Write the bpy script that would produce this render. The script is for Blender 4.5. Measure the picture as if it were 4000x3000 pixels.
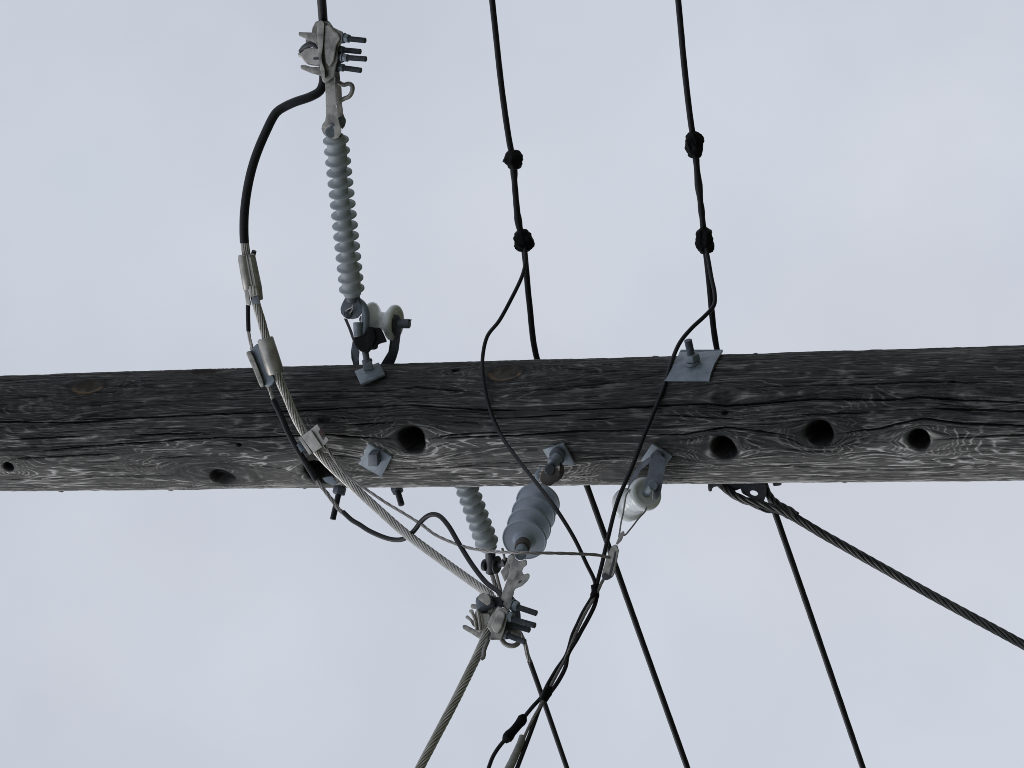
import bpy, bmesh, math, random
import numpy as np
from mathutils import Vector, noise as mnoise

for o in list(bpy.data.objects):
    bpy.data.objects.remove(o)
scene = bpy.context.scene
COL = scene.collection
random.seed(7)

# ------------------------------------------------------------------ camera
EL = math.radians(28.0)                 # the camera looks up at the pole
DIST = 12.0
CZ = 1.6
FPX = DIST / 0.00065                    # focal length in photo pixels (4000 wide)
PZ = CZ + DIST * math.sin(EL)           # height of the pole point in mid frame
ROLL = 0.0245
F = Vector((0, math.cos(EL), math.sin(EL)))
UPV = Vector((0, -math.sin(EL), math.cos(EL)))
XV = Vector((1, 0, 0))
cr, sr = math.cos(ROLL), math.sin(ROLL)
RV = (-UPV) * cr - XV * sr              # picture right = down the pole
UV_ = (-UPV) * sr + XV * cr             # picture up = sideways from the pole
CAM = Vector((0.0995, -DIST * math.cos(EL), CZ))
cd = bpy.data.cameras.new('camera')
cam = bpy.data.objects.new('camera', cd)
COL.objects.link(cam)
from mathutils import Matrix
B = -F
cam.matrix_world = Matrix(((RV.x, UV_.x, B.x, CAM.x), (RV.y, UV_.y, B.y, CAM.y),
                           (RV.z, UV_.z, B.z, CAM.z), (0, 0, 0, 1)))
cd.sensor_width = 36.0
cd.lens = FPX / 4000 * 36.0
cd.clip_start = 0.1
cd.clip_end = 3000
scene.camera = cam
scene.render.engine = 'CYCLES'
scene.render.resolution_x, scene.render.resolution_y = 1024, 768
scene.cycles.filter_width = 0.9
scene.view_settings.view_transform = 'Standard'
scene.view_settings.look = 'None'
scene.view_settings.exposure = 0.0
scene.view_settings.gamma = 1.0

# ------------------------------------------------------------------ sky and sun
SUN_EL, SUN_AZ = math.radians(52), math.radians(-112)     # azimuth from +Y, clockwise
w = bpy.data.worlds.new('World'); scene.world = w; w.use_nodes = True
nt = w.node_tree; nt.nodes.clear()
out = nt.nodes.new('ShaderNodeOutputWorld'); bg = nt.nodes.new('ShaderNodeBackground')
sky = nt.nodes.new('ShaderNodeTexSky'); sky.sky_type = 'NISHITA'; sky.sun_disc = False
sky.sun_elevation = SUN_EL; sky.sun_rotation = SUN_AZ
tc = nt.nodes.new('ShaderNodeTexCoord')
n1 = nt.nodes.new('ShaderNodeTexNoise'); n1.inputs['Scale'].default_value = 7.0
n1.inputs['Detail'].default_value = 3.0; n1.inputs['Roughness'].default_value = 0.5
n2 = nt.nodes.new('ShaderNodeTexNoise'); n2.inputs['Scale'].default_value = 15.0
n2.inputs['Detail'].default_value = 4.0
rp = nt.nodes.new('ShaderNodeValToRGB')
rp.color_ramp.elements[0].position = 0.36; rp.color_ramp.elements[0].color = (6.10, 6.60, 7.38, 1)
rp.color_ramp.elements[1].position = 0.64; rp.color_ramp.elements[1].color = (6.52, 6.80, 7.52, 1)
mx2 = nt.nodes.new('ShaderNodeMix'); mx2.data_type = 'RGBA'; mx2.blend_type = 'MULTIPLY'
mx2.inputs['Factor'].default_value = 1.0
rp2 = nt.nodes.new('ShaderNodeValToRGB')
rp2.color_ramp.elements[0].position = 0.3; rp2.color_ramp.elements[0].color = (0.93, 0.93, 0.94, 1)
rp2.color_ramp.elements[1].position = 0.7; rp2.color_ramp.elements[1].color = (1.04, 1.04, 1.035, 1)
mx = nt.nodes.new('ShaderNodeMix'); mx.data_type = 'RGBA'; mx.inputs['Factor'].default_value = 0.93
bg.inputs['Strength'].default_value = 0.1
L = nt.links.new
L(tc.outputs['Generated'], n1.inputs['Vector']); L(tc.outputs['Generated'], n2.inputs['Vector'])
L(n1.outputs['Fac'], rp.inputs['Fac']); L(n2.outputs['Fac'], rp2.inputs['Fac'])
L(rp.outputs['Color'], mx2.inputs['A']); L(rp2.outputs['Color'], mx2.inputs['B'])
L(sky.outputs['Color'], mx.inputs['A']); L(mx2.outputs['Result'], mx.inputs['B'])
L(mx.outputs['Result'], bg.inputs['Color']); L(bg.outputs['Background'], out.inputs['Surface'])

sd = bpy.data.lights.new('sun', 'SUN'); sd.energy = 0.95; sd.angle = math.radians(30)
sd.color = (1.0, 0.975, 0.95)
sun = bpy.data.objects.new('sun', sd); COL.objects.link(sun)
sdir = Vector((math.sin(SUN_AZ) * math.cos(SUN_EL), math.cos(SUN_AZ) * math.cos(SUN_EL), math.sin(SUN_EL)))
sun.rotation_euler = sdir.to_track_quat('Z', 'Y').to_euler()
sun.location = (-6, -6, 14)

# ------------------------------------------------------------------ photo pixel -> place
def ray(px, py):
    return (F * FPX + RV * (px - 2000) + UV_ * (1500 - py)).normalized()
def at(px, py, y):
    """point on the sight line of a photo pixel, at world depth y (0 = pole axis)"""
    r = ray(px, py); return CAM + r * ((y - CAM.y) / r.y)
def at_r(px, py, P, length, near=True):
    """point on the sight line at a given distance from P"""
    r = ray(px, py); d = P - CAM; b = r.dot(d); c = d.dot(d) - length * length
    q = max(0.0, b * b - c); return CAM + r * (b - math.sqrt(q) if near else b + math.sqrt(q))
def mpp(P): return (P - CAM).dot(F) / FPX
def prad(z): return 0.1585 - 0.0020 * (z - PZ)
def surf(px, py, off=0.0):
    """point on the pole surface under a pixel, lifted by off; also its normal"""
    r = ray(px, py); R = 0.158
    for _ in range(4):
        a = r.x ** 2 + r.y ** 2; b = CAM.x * r.x + CAM.y * r.y; c = CAM.x ** 2 + CAM.y ** 2 - R * R
        q = b * b - a * c
        t = (-b - math.sqrt(max(q, 0.0))) / a
        P = CAM + r * t; R = prad(P.z)
    n = Vector((P.x, P.y, 0)).normalized()
    return P + n * off, n
def s_of(px, py):
    P, n = surf(px, py); return math.atan2(P.x, -P.y) * 0.158, P.z

CROPS = {1: (1000, 0), 2: (1000, 400), 3: (1200, 1050), 4: (800, 900), 5: (900, 1250), 6: (1100, 1600),
         7: (1700, 1700), 8: (1700, 2100), 9: (2250, 1700), 10: (2150, 2050), 11: (1800, 2550),
         12: (2700, 1800), 13: (2500, 1250), 14: (1800, 800), 15: (1850, 500), 16: (2500, 400)}
SC = 2212 / 600.0
def kp(c, x, y): o = CROPS[c]; return (o[0] + x / SC, o[1] + y / SC)
def K(c, x, y, d): p = kp(c, x, y); return at(p[0], p[1], d)
def D(x, y, d): s = 4000 / 2212.0; return at(x * s, y * s, d)

# ------------------------------------------------------------------ mesh tools
class MB:
    def __init__(s): s.v = []; s.f = []
    def add(s, vs, fs):
        n = len(s.v); s.v += [Vector(v) for v in vs]; s.f += [tuple(i + n for i in f) for f in fs]; return s
    def rings(s, rings, cap=True, closed=False):
        m = len(rings[0]); vs = [p for r in rings for p in r]; fs = []
        k = len(rings)
        for i in range(k if closed else k - 1):
            a, b = i * m, ((i + 1) % k) * m
            for j in range(m):
                fs.append((a + j, a + (j + 1) % m, b + (j + 1) % m, b + j))
        if cap and not closed:
            fs.append(tuple(reversed(range(m)))); fs.append(tuple((k - 1) * m + j for j in range(m)))
        return s.add(vs, fs)
    def tube(s, pts, rad, n=12, cap=True, closed=False, wob=0.0):
        pts = [Vector(p) for p in pts]; k = len(pts)
        if not hasattr(rad, '__len__'): rad = [rad] * k
        fr = frames(pts, closed); rs = []
        for i, p in enumerate(pts):
            t, u, v = fr[i]
            ring = []
            for j in range(n):
                a = 2 * math.pi * j / n
                rr = rad[i]
                if wob: rr *= 1 + wob * mnoise.noise(p * 90 + Vector((math.cos(a), math.sin(a), 0)) * 1.3)
                ring.append(p + (u * math.cos(a) + v * math.sin(a)) * rr)
            rs.append(ring)
        return s.rings(rs, cap, closed)
    def lathe(s, P, axis, prof, n=32, cap=True):
        ax = axis.normalized(); u = ax.orthogonal().normalized(); v = ax.cross(u)
        rs = [[P + ax * t + (u * math.cos(2 * math.pi * j / n) + v * math.sin(2 * math.pi * j / n)) * max(r, 1e-5)
               for j in range(n)] for t, r in prof]
        return s.rings(rs, cap)
    def cyl(s, A, Bp, r, n=20, r2=None, ch=0.12):
        ax = Bp - A; l = ax.length; r2 = r if r2 is None else r2; c = min(r * ch, l * 0.3)
        return s.lathe(A, ax, [(0, r - c), (c, r), (l - c, r2), (l, r2 - c)], n)
    def thread(s, A, Bp, r, pitch=0.0022, n=14):
        ax = Bp - A; l = ax.length; pr = [(0, r)]; k = max(2, int(l / pitch))
        for i in range(k):
            t = l * i / k; pr += [(t + l / k * .25, r), (t + l / k * .7, r * .86)]
        pr += [(l - .0012, r), (l, r * .75)]
        return s.lathe(A, ax, pr, n)
    def hexnut(s, P, axis, r, h, n=6, rot=0.2):
        ax = axis.normalized(); u = ax.orthogonal().normalized(); v = ax.cross(u); rs = []
        for t, q in ((0, .9), (h * .15, 1), (h * .85, 1), (h, .9)):
            rs.append([P + ax * t + (u * math.cos(rot + 2 * math.pi * j / n) + v * math.sin(rot + 2 * math.pi * j / n)) * r * q for j in range(n)])
        return s.rings(rs)
    def prism(s, outline, vec):
        """outline: 3-D points; vec: thickness vector (away from the viewer)"""
        n = len(outline); a = [Vector(p) for p in outline]; b = [p + vec for p in a]
        fs = [tuple(range(n)), tuple(reversed(range(n, 2 * n)))]
        fs += [(i, n + i, n + (i + 1) % n, (i + 1) % n) for i in range(n)]
        return s.add(a + b, fs)
    def strands(s, path, R, N, lay, core=True, k=6, gap=1.0, ph=0.0):
        fr = frames(path); d = 0; ds = [0]
        for i in range(1, len(path)): d += (path[i] - path[i - 1]).length; ds.append(d)
        rs0 = R * math.sin(math.pi / N) / (1 + math.sin(math.pi / N)); rs = rs0 * gap; Rc = R - rs0
        for q in range(N):
            pts = []
            for i, p in enumerate(path):
                a = ph + 2 * math.pi * (q / N + ds[i] / lay); t, u, v = fr[i]
                pts.append(p + (u * math.cos(a) + v * math.sin(a)) * Rc)
            s.tube(pts, rs, k)
        if core: s.tube(path, Rc - rs * 1.1, 10)
        return s

def frames(pts, closed=False):
    k = len(pts); ts = []
    for i in range(k):
        a = pts[i - 1] if (i > 0 or closed) else pts[i]; b = pts[(i + 1) % k] if (i < k - 1 or closed) else pts[i]
        t = (b - a); ts.append(t.normalized() if t.length > 1e-9 else Vector((0, 0, 1)))
    u = ts[0].orthogonal().normalized(); res = []
    for t in ts:
        u = u - t * u.dot(t)
        u = u.normalized() if u.length > 1e-6 else t.orthogonal().normalized()
        res.append((t, u, t.cross(u)))
    return res
def spline(pts, step=0.01, closed=False):
    pts = [Vector(p) for p in pts]; k = len(pts); o = []
    rng = range(k if closed else k - 1)
    for i in rng:
        if closed: p0, p1, p2, p3 = pts[i - 1], pts[i], pts[(i + 1) % k], pts[(i + 2) % k]
        else:
            p1, p2 = pts[i], pts[i + 1]
            p0 = pts[i - 1] if i else p1 * 2 - p2
            p3 = pts[i + 2] if i + 2 < k else p2 * 2 - p1
        l = (p2 - p1).length; n = max(1, int(l / step))
        t0 = 0; t1 = t0 + max((p1 - p0).length, 1e-6) ** .5; t2 = t1 + max(l, 1e-6) ** .5; t3 = t2 + max((p3 - p2).length, 1e-6) ** .5
        for j in range(n):
            t = t1 + (t2 - t1) * j / n
            a1 = p0 * ((t1 - t) / (t1 - t0)) + p1 * ((t - t0) / (t1 - t0))
            a2 = p1 * ((t2 - t) / (t2 - t1)) + p2 * ((t - t1) / (t2 - t1))
            a3 = p2 * ((t3 - t) / (t3 - t2)) + p3 * ((t - t2) / (t3 - t2))
            b1 = a1 * ((t2 - t) / (t2 - t0)) + a2 * ((t - t0) / (t2 - t0))
            b2 = a2 * ((t3 - t) / (t3 - t1)) + a3 * ((t - t1) / (t3 - t1))
            o.append(b1 * ((t2 - t) / (t2 - t1)) + b2 * ((t - t1) / (t2 - t1)))
    if not closed: o.append(pts[-1])
    return o

WLOC = {}
def wl(o): return WLOC.get(o.name, Vector((0, 0, 0))) if o else Vector((0, 0, 0))
def build(name, mb, mat, parent=None, bevel=0.0, seg=2, ang=38, sub=0):
    bm = bmesh.new()
    vs = [bm.verts.new(v) for v in mb.v]
    for f in mb.f:
        try: bm.faces.new([vs[i] for i in f])
        except ValueError: pass
    bmesh.ops.remove_doubles(bm, verts=bm.verts, dist=1e-6)
    bmesh.ops.recalc_face_normals(bm, faces=bm.faces)
    if bevel:
        es = [e for e in bm.edges if len(e.link_faces) == 2 and e.calc_face_angle(0) > math.radians(30)]
        bmesh.ops.bevel(bm, geom=es, offset=bevel, segments=seg, affect='EDGES', profile=0.6, clamp_overlap=True)
    c = Vector((0, 0, 0))
    for v in bm.verts: c += v.co
    c /= max(1, len(bm.verts))
    for v in bm.verts: v.co -= c
    me = bpy.data.meshes.new(name); bm.to_mesh(me); bm.free()
    for p in me.polygons: p.use_smooth = True
    me.set_sharp_from_angle(angle=math.radians(ang))
    me.materials.append(mat)
    o = bpy.data.objects.new(name, me); COL.objects.link(o)
    o.location = c - wl(parent); WLOC[o.name] = c
    if parent: o.parent = parent
    return o
def tag(o, label, cat, group=None):
    o['label'] = label; o['category'] = cat
    if group: o['group'] = group
    return o
def thing(name, loc, label, cat, group=None):
    o = bpy.data.objects.new(name, None); COL.objects.link(o); o.location = loc
    o.empty_display_size = 0.05; WLOC[o.name] = Vector(loc)
    return tag(o, label, cat, group)

# ------------------------------------------------------------------ materials
def mat(name, c1, c2, rough, metal=0.0, scale=60, bump=0.15, spec=0.5, bscale=None, dist=0.0006, c3=None, p=(0.35, 0.7)):
    m = bpy.data.materials.new(name); m.use_nodes = True; t = m.node_tree; b = t.nodes['Principled BSDF']
    tcn = t.nodes.new('ShaderNodeTexCoord'); ge = t.nodes.new('ShaderNodeNewGeometry')
    n = t.nodes.new('ShaderNodeTexNoise'); n.inputs['Scale'].default_value = scale; n.inputs['Detail'].default_value = 5
    n.inputs['Roughness'].default_value = 0.62
    r = t.nodes.new('ShaderNodeValToRGB'); r.color_ramp.elements[0].position = p[0]; r.color_ramp.elements[1].position = p[1]
    r.color_ramp.elements[0].color = (*c1, 1); r.color_ramp.elements[1].color = (*c2, 1)
    t.links.new(ge.outputs['Position'], n.inputs['Vector']); t.links.new(n.outputs['Fac'], r.inputs['Fac'])
    if c3:
        e = r.color_ramp.elements.new(min(0.98, p[1] + 0.09)); e.color = (*c3, 1)
    t.links.new(r.outputs['Color'], b.inputs['Base Color'])
    b.inputs['Metallic'].default_value = metal; b.inputs['Specular IOR Level'].default_value = spec
    mr = t.nodes.new('ShaderNodeMapRange'); mr.inputs['To Min'].default_value = rough - .1; mr.inputs['To Max'].default_value = rough + .12
    t.links.new(n.outputs['Fac'], mr.inputs['Value']); t.links.new(mr.outputs['Result'], b.inputs['Roughness'])
    if bump:
        n2 = t.nodes.new('ShaderNodeTexNoise'); n2.inputs['Scale'].default_value = bscale or scale * 4; n2.inputs['Detail'].default_value = 3
        bp = t.nodes.new('ShaderNodeBump'); bp.inputs['Strength'].default_value = bump; bp.inputs['Distance'].default_value = dist
        t.links.new(ge.outputs['Position'], n2.inputs['Vector']); t.links.new(n2.outputs['Fac'], bp.inputs['Height'])
        t.links.new(bp.outputs['Normal'], b.inputs['Normal'])
    return m
M = {}
M['zinc'] = mat('galvanised steel', (.125, .150, .182), (.245, .285, .33), .5, .35, 28, .5, p=(.30, .64), c3=(.32, .36, .40))
M['zinc_dark'] = mat('dull galvanised steel', (.085, .095, .12), (.15, .17, .20), .55, .4, 45, .4)
M['steel_dark'] = mat('darkened steel', (.025, .027, .034), (.06, .063, .075), .5, .4, 50, .4)
M['alu'] = mat('cast aluminium', (.11, .106, .10), (.38, .365, .34), .5, .5, 30, .6, p=(.33, .60), bscale=190, dist=.0008)
M['alu_clean'] = mat('extruded aluminium', (.25, .243, .228), (.47, .455, .425), .45, .55, 26, .25, p=(.32, .62))
M['strand'] = mat('aluminium strand', (.42, .405, .38), (.62, .60, .57), .45, .5, 30, .2)
M['strand_dull'] = mat('dull aluminium strand', (.22, .21, .205), (.34, .325, .32), .55, .4, 30, .2)
M['guy'] = mat('tarnished guy strand', (.035, .035, .036), (.085, .083, .082), .5, .5, 30, .2)
M['sheath'] = mat('black cable sheath', (.007, .007, .010), (.016, .0155, .021), .45, 0, 25, .25, spec=.28)
M['tape'] = mat('black tape', (.004, .004, .005), (.009, .009, .010), .6, 0, 30, .5, spec=.1)
M['polymer'] = mat('grey polymer', (.30, .335, .365), (.43, .46, .485), .55, 0, 22, .15)
M['polymer_blue'] = mat('blue grey polymer', (.28, .325, .39), (.345, .385, .45), .6, 0, 18, .12)
M['porcelain'] = mat('white porcelain', (.74, .775, .79), (.85, .875, .885), .13, 0, 20, .05)
M['rust'] = mat('rusted steel', (.030, .021, .017), (.085, .055, .042), .75, .2, 60, .5)
M['brown'] = mat('brown grey fitting', (.055, .046, .042), (.10, .088, .08), .6, .3, 30, .3)
M['grey_sleeve'] = mat('grey plastic sleeve', (.17, .17, .16), (.30, .30, .285), .55, 0, 28, .3)
M['soil'] = mat('short grass ground', (.05, .06, .03), (.14, .14, .09), .9, 0, 1.2, .6, bscale=30, dist=.03)

# ------------------------------------------------------------------ ground
g = MB(); S_ = 900
g.add([(-S_, -S_, 0), (S_, -S_, 0), (S_, S_, 0), (-S_, S_, 0)], [(0, 1, 2, 3)])
go = build('ground', g, M['soil']); go['kind'] = 'structure'

# ------------------------------------------------------------------ the wooden pole
rng = np.random.default_rng(11)
def vnoise(a, b, seed):
    r = np.random.default_rng(seed); T = r.random((256, 256))
    ai = np.floor(a).astype(int); bi = np.floor(b).astype(int); fa = a - ai; fb = b - bi
    fa = fa * fa * (3 - 2 * fa); fb = fb * fb * (3 - 2 * fb)
    g_ = lambda i, j: T[i % 256, j % 256]
    return (g_(ai, bi) * (1 - fa) + g_(ai + 1, bi) * fa) * (1 - fb) + (g_(ai, bi + 1) * (1 - fa) + g_(ai + 1, bi + 1) * fa) * fb
def fbm(a, b, seed, o=4):
    t = 0; amp = .5; nrm = 0
    for i in range(o):
        t = t + amp * vnoise(a * 2 ** i + 17.3 * i, b * 2 ** i + 5.1 * i, seed + i); nrm += amp; amp *= .5
    return t / nrm
def sstep(x, a, b): t = np.clip((x - a) / (b - a), 0, 1); return t * t * (3 - 2 * t)

d2s = 4000 / 2212.0
# (pixel x, y, half length along the pole, half width, kind)
KN = [(890 * d2s, 950 * d2s, 55, 50, 'hole'), (1562 * d2s, 966 * d2s, 51, 40, 'hole'),
      (1770 * d2s, 938 * d2s, 54, 49, 'hole'), (1985 * d2s, 948 * d2s, 44, 38, 'hole'),
      (872, 1860, 50, 28, 'shallow'), (800, 1850, 70, 30, 'swirl'), (33, 1823, 19, 15, 'hole'), (1245, 1850, 56, 44, 'hole'),
      (1975, 1458, 58, 33, 'brown'), (345, 1512, 66, 30, 'brown'), (795, 1457, 60, 10, 'brown'),
      (2822, 1550, 55, 36, 'dark'), (2400, 1858, 60, 30, 'swirl'), (3850, 1552, 95, 48, 'faint'),
      (1782, 1446, 16, 6, 'pit'), (935, 1738, 12, 7, 'pit'), (2830, 1612, 14, 9, 'pit'), (1270, 1640, 34, 14, 'dark'),
      (3300, 1560, 60, 30, 'faint'), (60, 1600, 110, 45, 'faint'), (2060, 1775, 150, 28, 'faint'), (600, 1800, 60, 30, 'faint')]
CR = [[(-300, 1655), (0, 1648), (316, 1651), (542, 1632), (1000, 1612), (1271, 1599), (1588, 1581), (1859, 1599), (2000, 1603), (2060, 1604)],
      [(90, 1768), (452, 1736), (859, 1709), (1000, 1709), (1271, 1698), (1407, 1709), (1542, 1712)],
      [(1669, 1716), (1768, 1698), (2000, 1687)], [(1700, 1712), (2000, 1702), (2271, 1684), (2565, 1682)],
      [(2470, 1698), (2678, 1696), (2836, 1669), (3000, 1689), (3077, 1698), (3122, 1707)],
      [(3258, 1695), (3450, 1672), (3497, 1657), (3610, 1634), (3768, 1657), (4000, 1662), (4300, 1664)],
      [(2100, 1608), (2271, 1599), (2497, 1590), (2768, 1576), (2836, 1585), (3000, 1574), (3181, 1558), (3452, 1562), (3588, 1549), (3768, 1564), (4000, 1571), (4300, 1575)],
      [(2900, 1516), (3000, 1510), (3452, 1497), (3633, 1490), (3949, 1497)],
      [(3588, 1594), (4000, 1607), (4300, 1612)], [(3633, 1718), (4000, 1698), (4300, 1690)],
      [(40, 1795), (452, 1770)], [(0, 1874), (678, 1854)], [(36, 1716), (339, 1703)],
      [(250, 1590), (452, 1580)], [(1000, 1816), (1113, 1829), (1181, 1861)],
      [(2244, 1793), (2470, 1784)], [(2630, 1793), (2760, 1802)], [(1271, 1773), (1402, 1788)],
      [(2000, 1633), (2244, 1617)], [(2000, 1531), (2452, 1490)], [(1045, 1533), (1497, 1529), (1633, 1513), (1904, 1535)],
      [(2300, 1870), (3300, 1862), (3900, 1850)], [(2000, 1812), (2130, 1800)], [(3000, 1820), (3500, 1836), (3900, 1818)],
      [(1500, 1835), (1900, 1818)], [(600, 1790), (760, 1782)], [(1350, 1660), (1550, 1650)], [(2600, 1620), (2900, 1640)],
      [(2150, 1880), (2700, 1876)], [(3100, 1840), (3300, 1848)], [(1700, 1850), (2000, 1856)], [(2250, 1640), (2420, 1634)],
      [(300, 1640), (700, 1625)], [(500, 1700), (850, 1690)], [(0, 1560), (240, 1545)], [(3100, 1620), (3420, 1612)]]
TH_F = math.radians(104)
thf = np.linspace(-TH_F, TH_F, 660); thb = np.linspace(TH_F, 2 * math.pi - TH_F, 40)[1:-1]
th = np.concatenate([thf, thb]); NT = len(th)
zt = PZ + 1.72; zb_ = PZ - 1.72
zs = np.concatenate([np.linspace(-0.3, zb_, 60)[:-1], np.linspace(zb_, zt, 1250), np.linspace(zt, PZ + 2.6, 24)[1:]])
NZ = len(zs)
TH, ZZ = np.meshgrid(th, zs); TW = np.where(TH > math.pi, TH - 2 * math.pi, TH); SS = TW * 0.158
psi = SS.copy(); phi = np.zeros_like(SS); disp = np.zeros_like(SS); brown = np.zeros_like(SS); dark = np.zeros_like(SS); hot = np.zeros_like(SS)
zk = []
for (px, py, hl, hw, kind) in KN:
    s0, z0 = s_of(px, py); P, n = surf(px, py); k = mpp(P)
    fs = max(0.35, abs(n.dot(-F)))
    a = hw * k / fs if kind != 'brown' else hw * k / fs * .8
    b = hl * k / math.cos(EL); a = min(a, .05)
    zk.append((s0, z0, a, b, kind))
wob = (fbm(SS / .05, ZZ / .35, 40, 3) - .5); wob2 = (fbm(SS / .03, ZZ / .09, 43, 3) - .5) * 2; wob3 = (fbm(SS / .02, ZZ / .2, 47, 3) - .5) * 2
for (s0, z0, a, b, kind) in zk:
    ds = SS - s0; dz = ZZ - z0
    amp = {'hole': 1.0, 'shallow': .9, 'brown': .9, 'dark': .8, 'swirl': .9, 'faint': .55, 'pit': .3}[kind]
    ru = np.sqrt((ds / a) ** 2 + (dz / (b * 1.5)) ** 2) + 1e-6
    psi -= amp * np.sign(ds) * a * .9 * np.exp(-np.clip(ru - .7, 0, 9) * 0.75) * np.minimum(1, np.abs(ds) / a * 1.2)
for (s0, z0, a, b, kind) in zk:
    ds = SS - s0; dz = ZZ - z0
    rr = np.sqrt((ds / a) ** 2 + (dz / b) ** 2) * (1 + .45 * wob + .12 * wob2)
    rel = np.sqrt(((ds + .5 * a * wob2) / (a * 1.05)) ** 2 + ((dz + .9 * b * wob3) / (b * 1.75)) ** 2) * (1 + .5 * wob)
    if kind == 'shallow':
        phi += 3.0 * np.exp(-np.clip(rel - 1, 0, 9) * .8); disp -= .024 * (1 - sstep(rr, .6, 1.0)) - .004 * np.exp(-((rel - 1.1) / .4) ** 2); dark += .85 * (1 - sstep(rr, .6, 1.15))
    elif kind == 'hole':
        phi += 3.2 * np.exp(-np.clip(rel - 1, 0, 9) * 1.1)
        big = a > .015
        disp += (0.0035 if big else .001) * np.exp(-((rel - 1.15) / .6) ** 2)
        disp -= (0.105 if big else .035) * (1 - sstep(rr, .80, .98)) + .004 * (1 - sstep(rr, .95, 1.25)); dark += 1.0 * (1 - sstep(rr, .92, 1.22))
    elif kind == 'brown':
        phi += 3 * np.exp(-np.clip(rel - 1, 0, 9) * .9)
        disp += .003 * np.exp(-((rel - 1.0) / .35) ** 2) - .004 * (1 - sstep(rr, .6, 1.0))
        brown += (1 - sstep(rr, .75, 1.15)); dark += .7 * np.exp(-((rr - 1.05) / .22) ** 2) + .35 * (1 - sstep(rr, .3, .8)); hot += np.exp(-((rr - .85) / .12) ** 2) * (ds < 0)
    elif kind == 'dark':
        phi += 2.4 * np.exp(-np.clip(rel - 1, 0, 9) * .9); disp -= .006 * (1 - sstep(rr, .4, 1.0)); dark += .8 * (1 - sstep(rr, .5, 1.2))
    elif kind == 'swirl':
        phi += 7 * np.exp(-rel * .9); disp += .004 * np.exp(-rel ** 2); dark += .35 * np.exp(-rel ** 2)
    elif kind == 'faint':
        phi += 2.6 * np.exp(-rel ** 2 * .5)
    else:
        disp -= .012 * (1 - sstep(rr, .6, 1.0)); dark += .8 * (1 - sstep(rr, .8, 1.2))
# growth rings cut by the surface
phi += 10.0 * fbm(psi / .105, ZZ / 1.3, 3, 3) + .75 * fbm(psi / .022, ZZ / .22, 9, 3)
dens = 2.1
fr_ = (phi * dens) % 1.0
jag = fbm(psi / .007, ZZ / .055, 21, 3)
ringm = sstep(fbm(psi / .045, ZZ / .22, 31, 3), .36, .6)
ring = np.exp(-((fr_ - .5) / .105) ** 2) * (.15 + .85 * ringm) * sstep(jag, .28, .55)       # proud late wood edges
def ridge(n_, w_): return np.exp(-((n_ - .5) / w_) ** 2)
lnA = ridge(fbm(psi / .0072, ZZ / .40, 141, 3), .021) * sstep(fbm(psi / .012, ZZ / .10, 145, 2), .42, .6)
lnB = ridge(fbm(psi / .019, ZZ / .55, 151, 4), .018) * sstep(fbm(psi / .02, ZZ / .14, 155, 2), .38, .58)
lnC = ridge(vnoise(psi / .0060, ZZ / .30, 161), .075) * sstep(fbm(psi / .010, ZZ / .05, 165, 3), .5, .66)
lines = np.clip(ring + .85 * lnA + .9 * lnB + .6 * lnC, 0, 1)
chk = ridge(vnoise(psi / .0070, ZZ / .34, 171), .055) * sstep(fbm(psi / .011, ZZ / .09, 175, 3), .48, .62)   # fine weather checks
chk2 = ridge(fbm(psi / .017, ZZ / .5, 181, 2), .02) * sstep(fbm(psi / .03, ZZ / .2, 185, 2), .45, .6)
chk = np.clip(chk + chk2, 0, 1)
streak = fbm(psi / .0030, ZZ / .11, 51, 4); streak2 = fbm(psi / .0075, ZZ / .45, 61, 3)
patch = fbm(psi / .06, ZZ / .3, 71, 4)
flake = sstep(fbm(psi / .012, ZZ / .03, 91, 4), .62, .74)
disp += .0016 * lines + .0008 * (streak - .5) + .0014 * (streak2 - .5) - .0032 * chk
disp += .004 * (fbm(SS / .11, ZZ / .4, 101, 3) - .5) + .0016 * (fbm(SS / .02, ZZ / .05, 111, 3) - .5)
for spx, spy, am in ((240, 1925, .008), (668, 1924, .007), (2090, 1902, .004), (1190, 1918, .005), (3300, 1885, .004), (2560, 1378, .005), (2950, 1365, .005)):
    s0, z0 = s_of(spx, spy); disp += .6 * am * np.exp(-((ZZ - z0) / .004) ** 2 - ((SS - s0) / .012) ** 2)
for li, line in enumerate(CR):
    pts = [s_of(min(max(p[0], -600), 4600), p[1]) for p in line]
    zz = np.array([p[1] for p in pts])[::-1]; ssv = np.array([p[0] for p in pts])[::-1]
    sel = (zs > zz[0]) & (zs < zz[-1]); zi = zs[sel]
    sc_ = np.interp(zi, zz, ssv) + .0012 * (vnoise(zi * 28, zi * 0 + li, 5) - .5) + .0008 * (vnoise(zi * 90, zi * 0 + li, 6) - .5)
    Ln = len(line) > 2
    e = np.minimum(1, np.minimum(zi - zz[0], zz[-1] - zi) / (.10 if Ln else .05)); w_ = ((.0021 if Ln else .0017) * (.6 + .7 * vnoise(zi * 9, zi * 0 + li, 8))) * e
    dd = np.abs(SS[sel] - sc_[:, None]); gsh = np.clip(1.25 - dd / np.maximum(w_[:, None], 5e-4), 0, 1) * e[:, None]
    disp[sel] -= (.020 if Ln else .015) * np.minimum(1, gsh * 1.6)
    disp[sel] += .0009 * np.exp(-((dd - .0042) / .002) ** 2)
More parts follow.
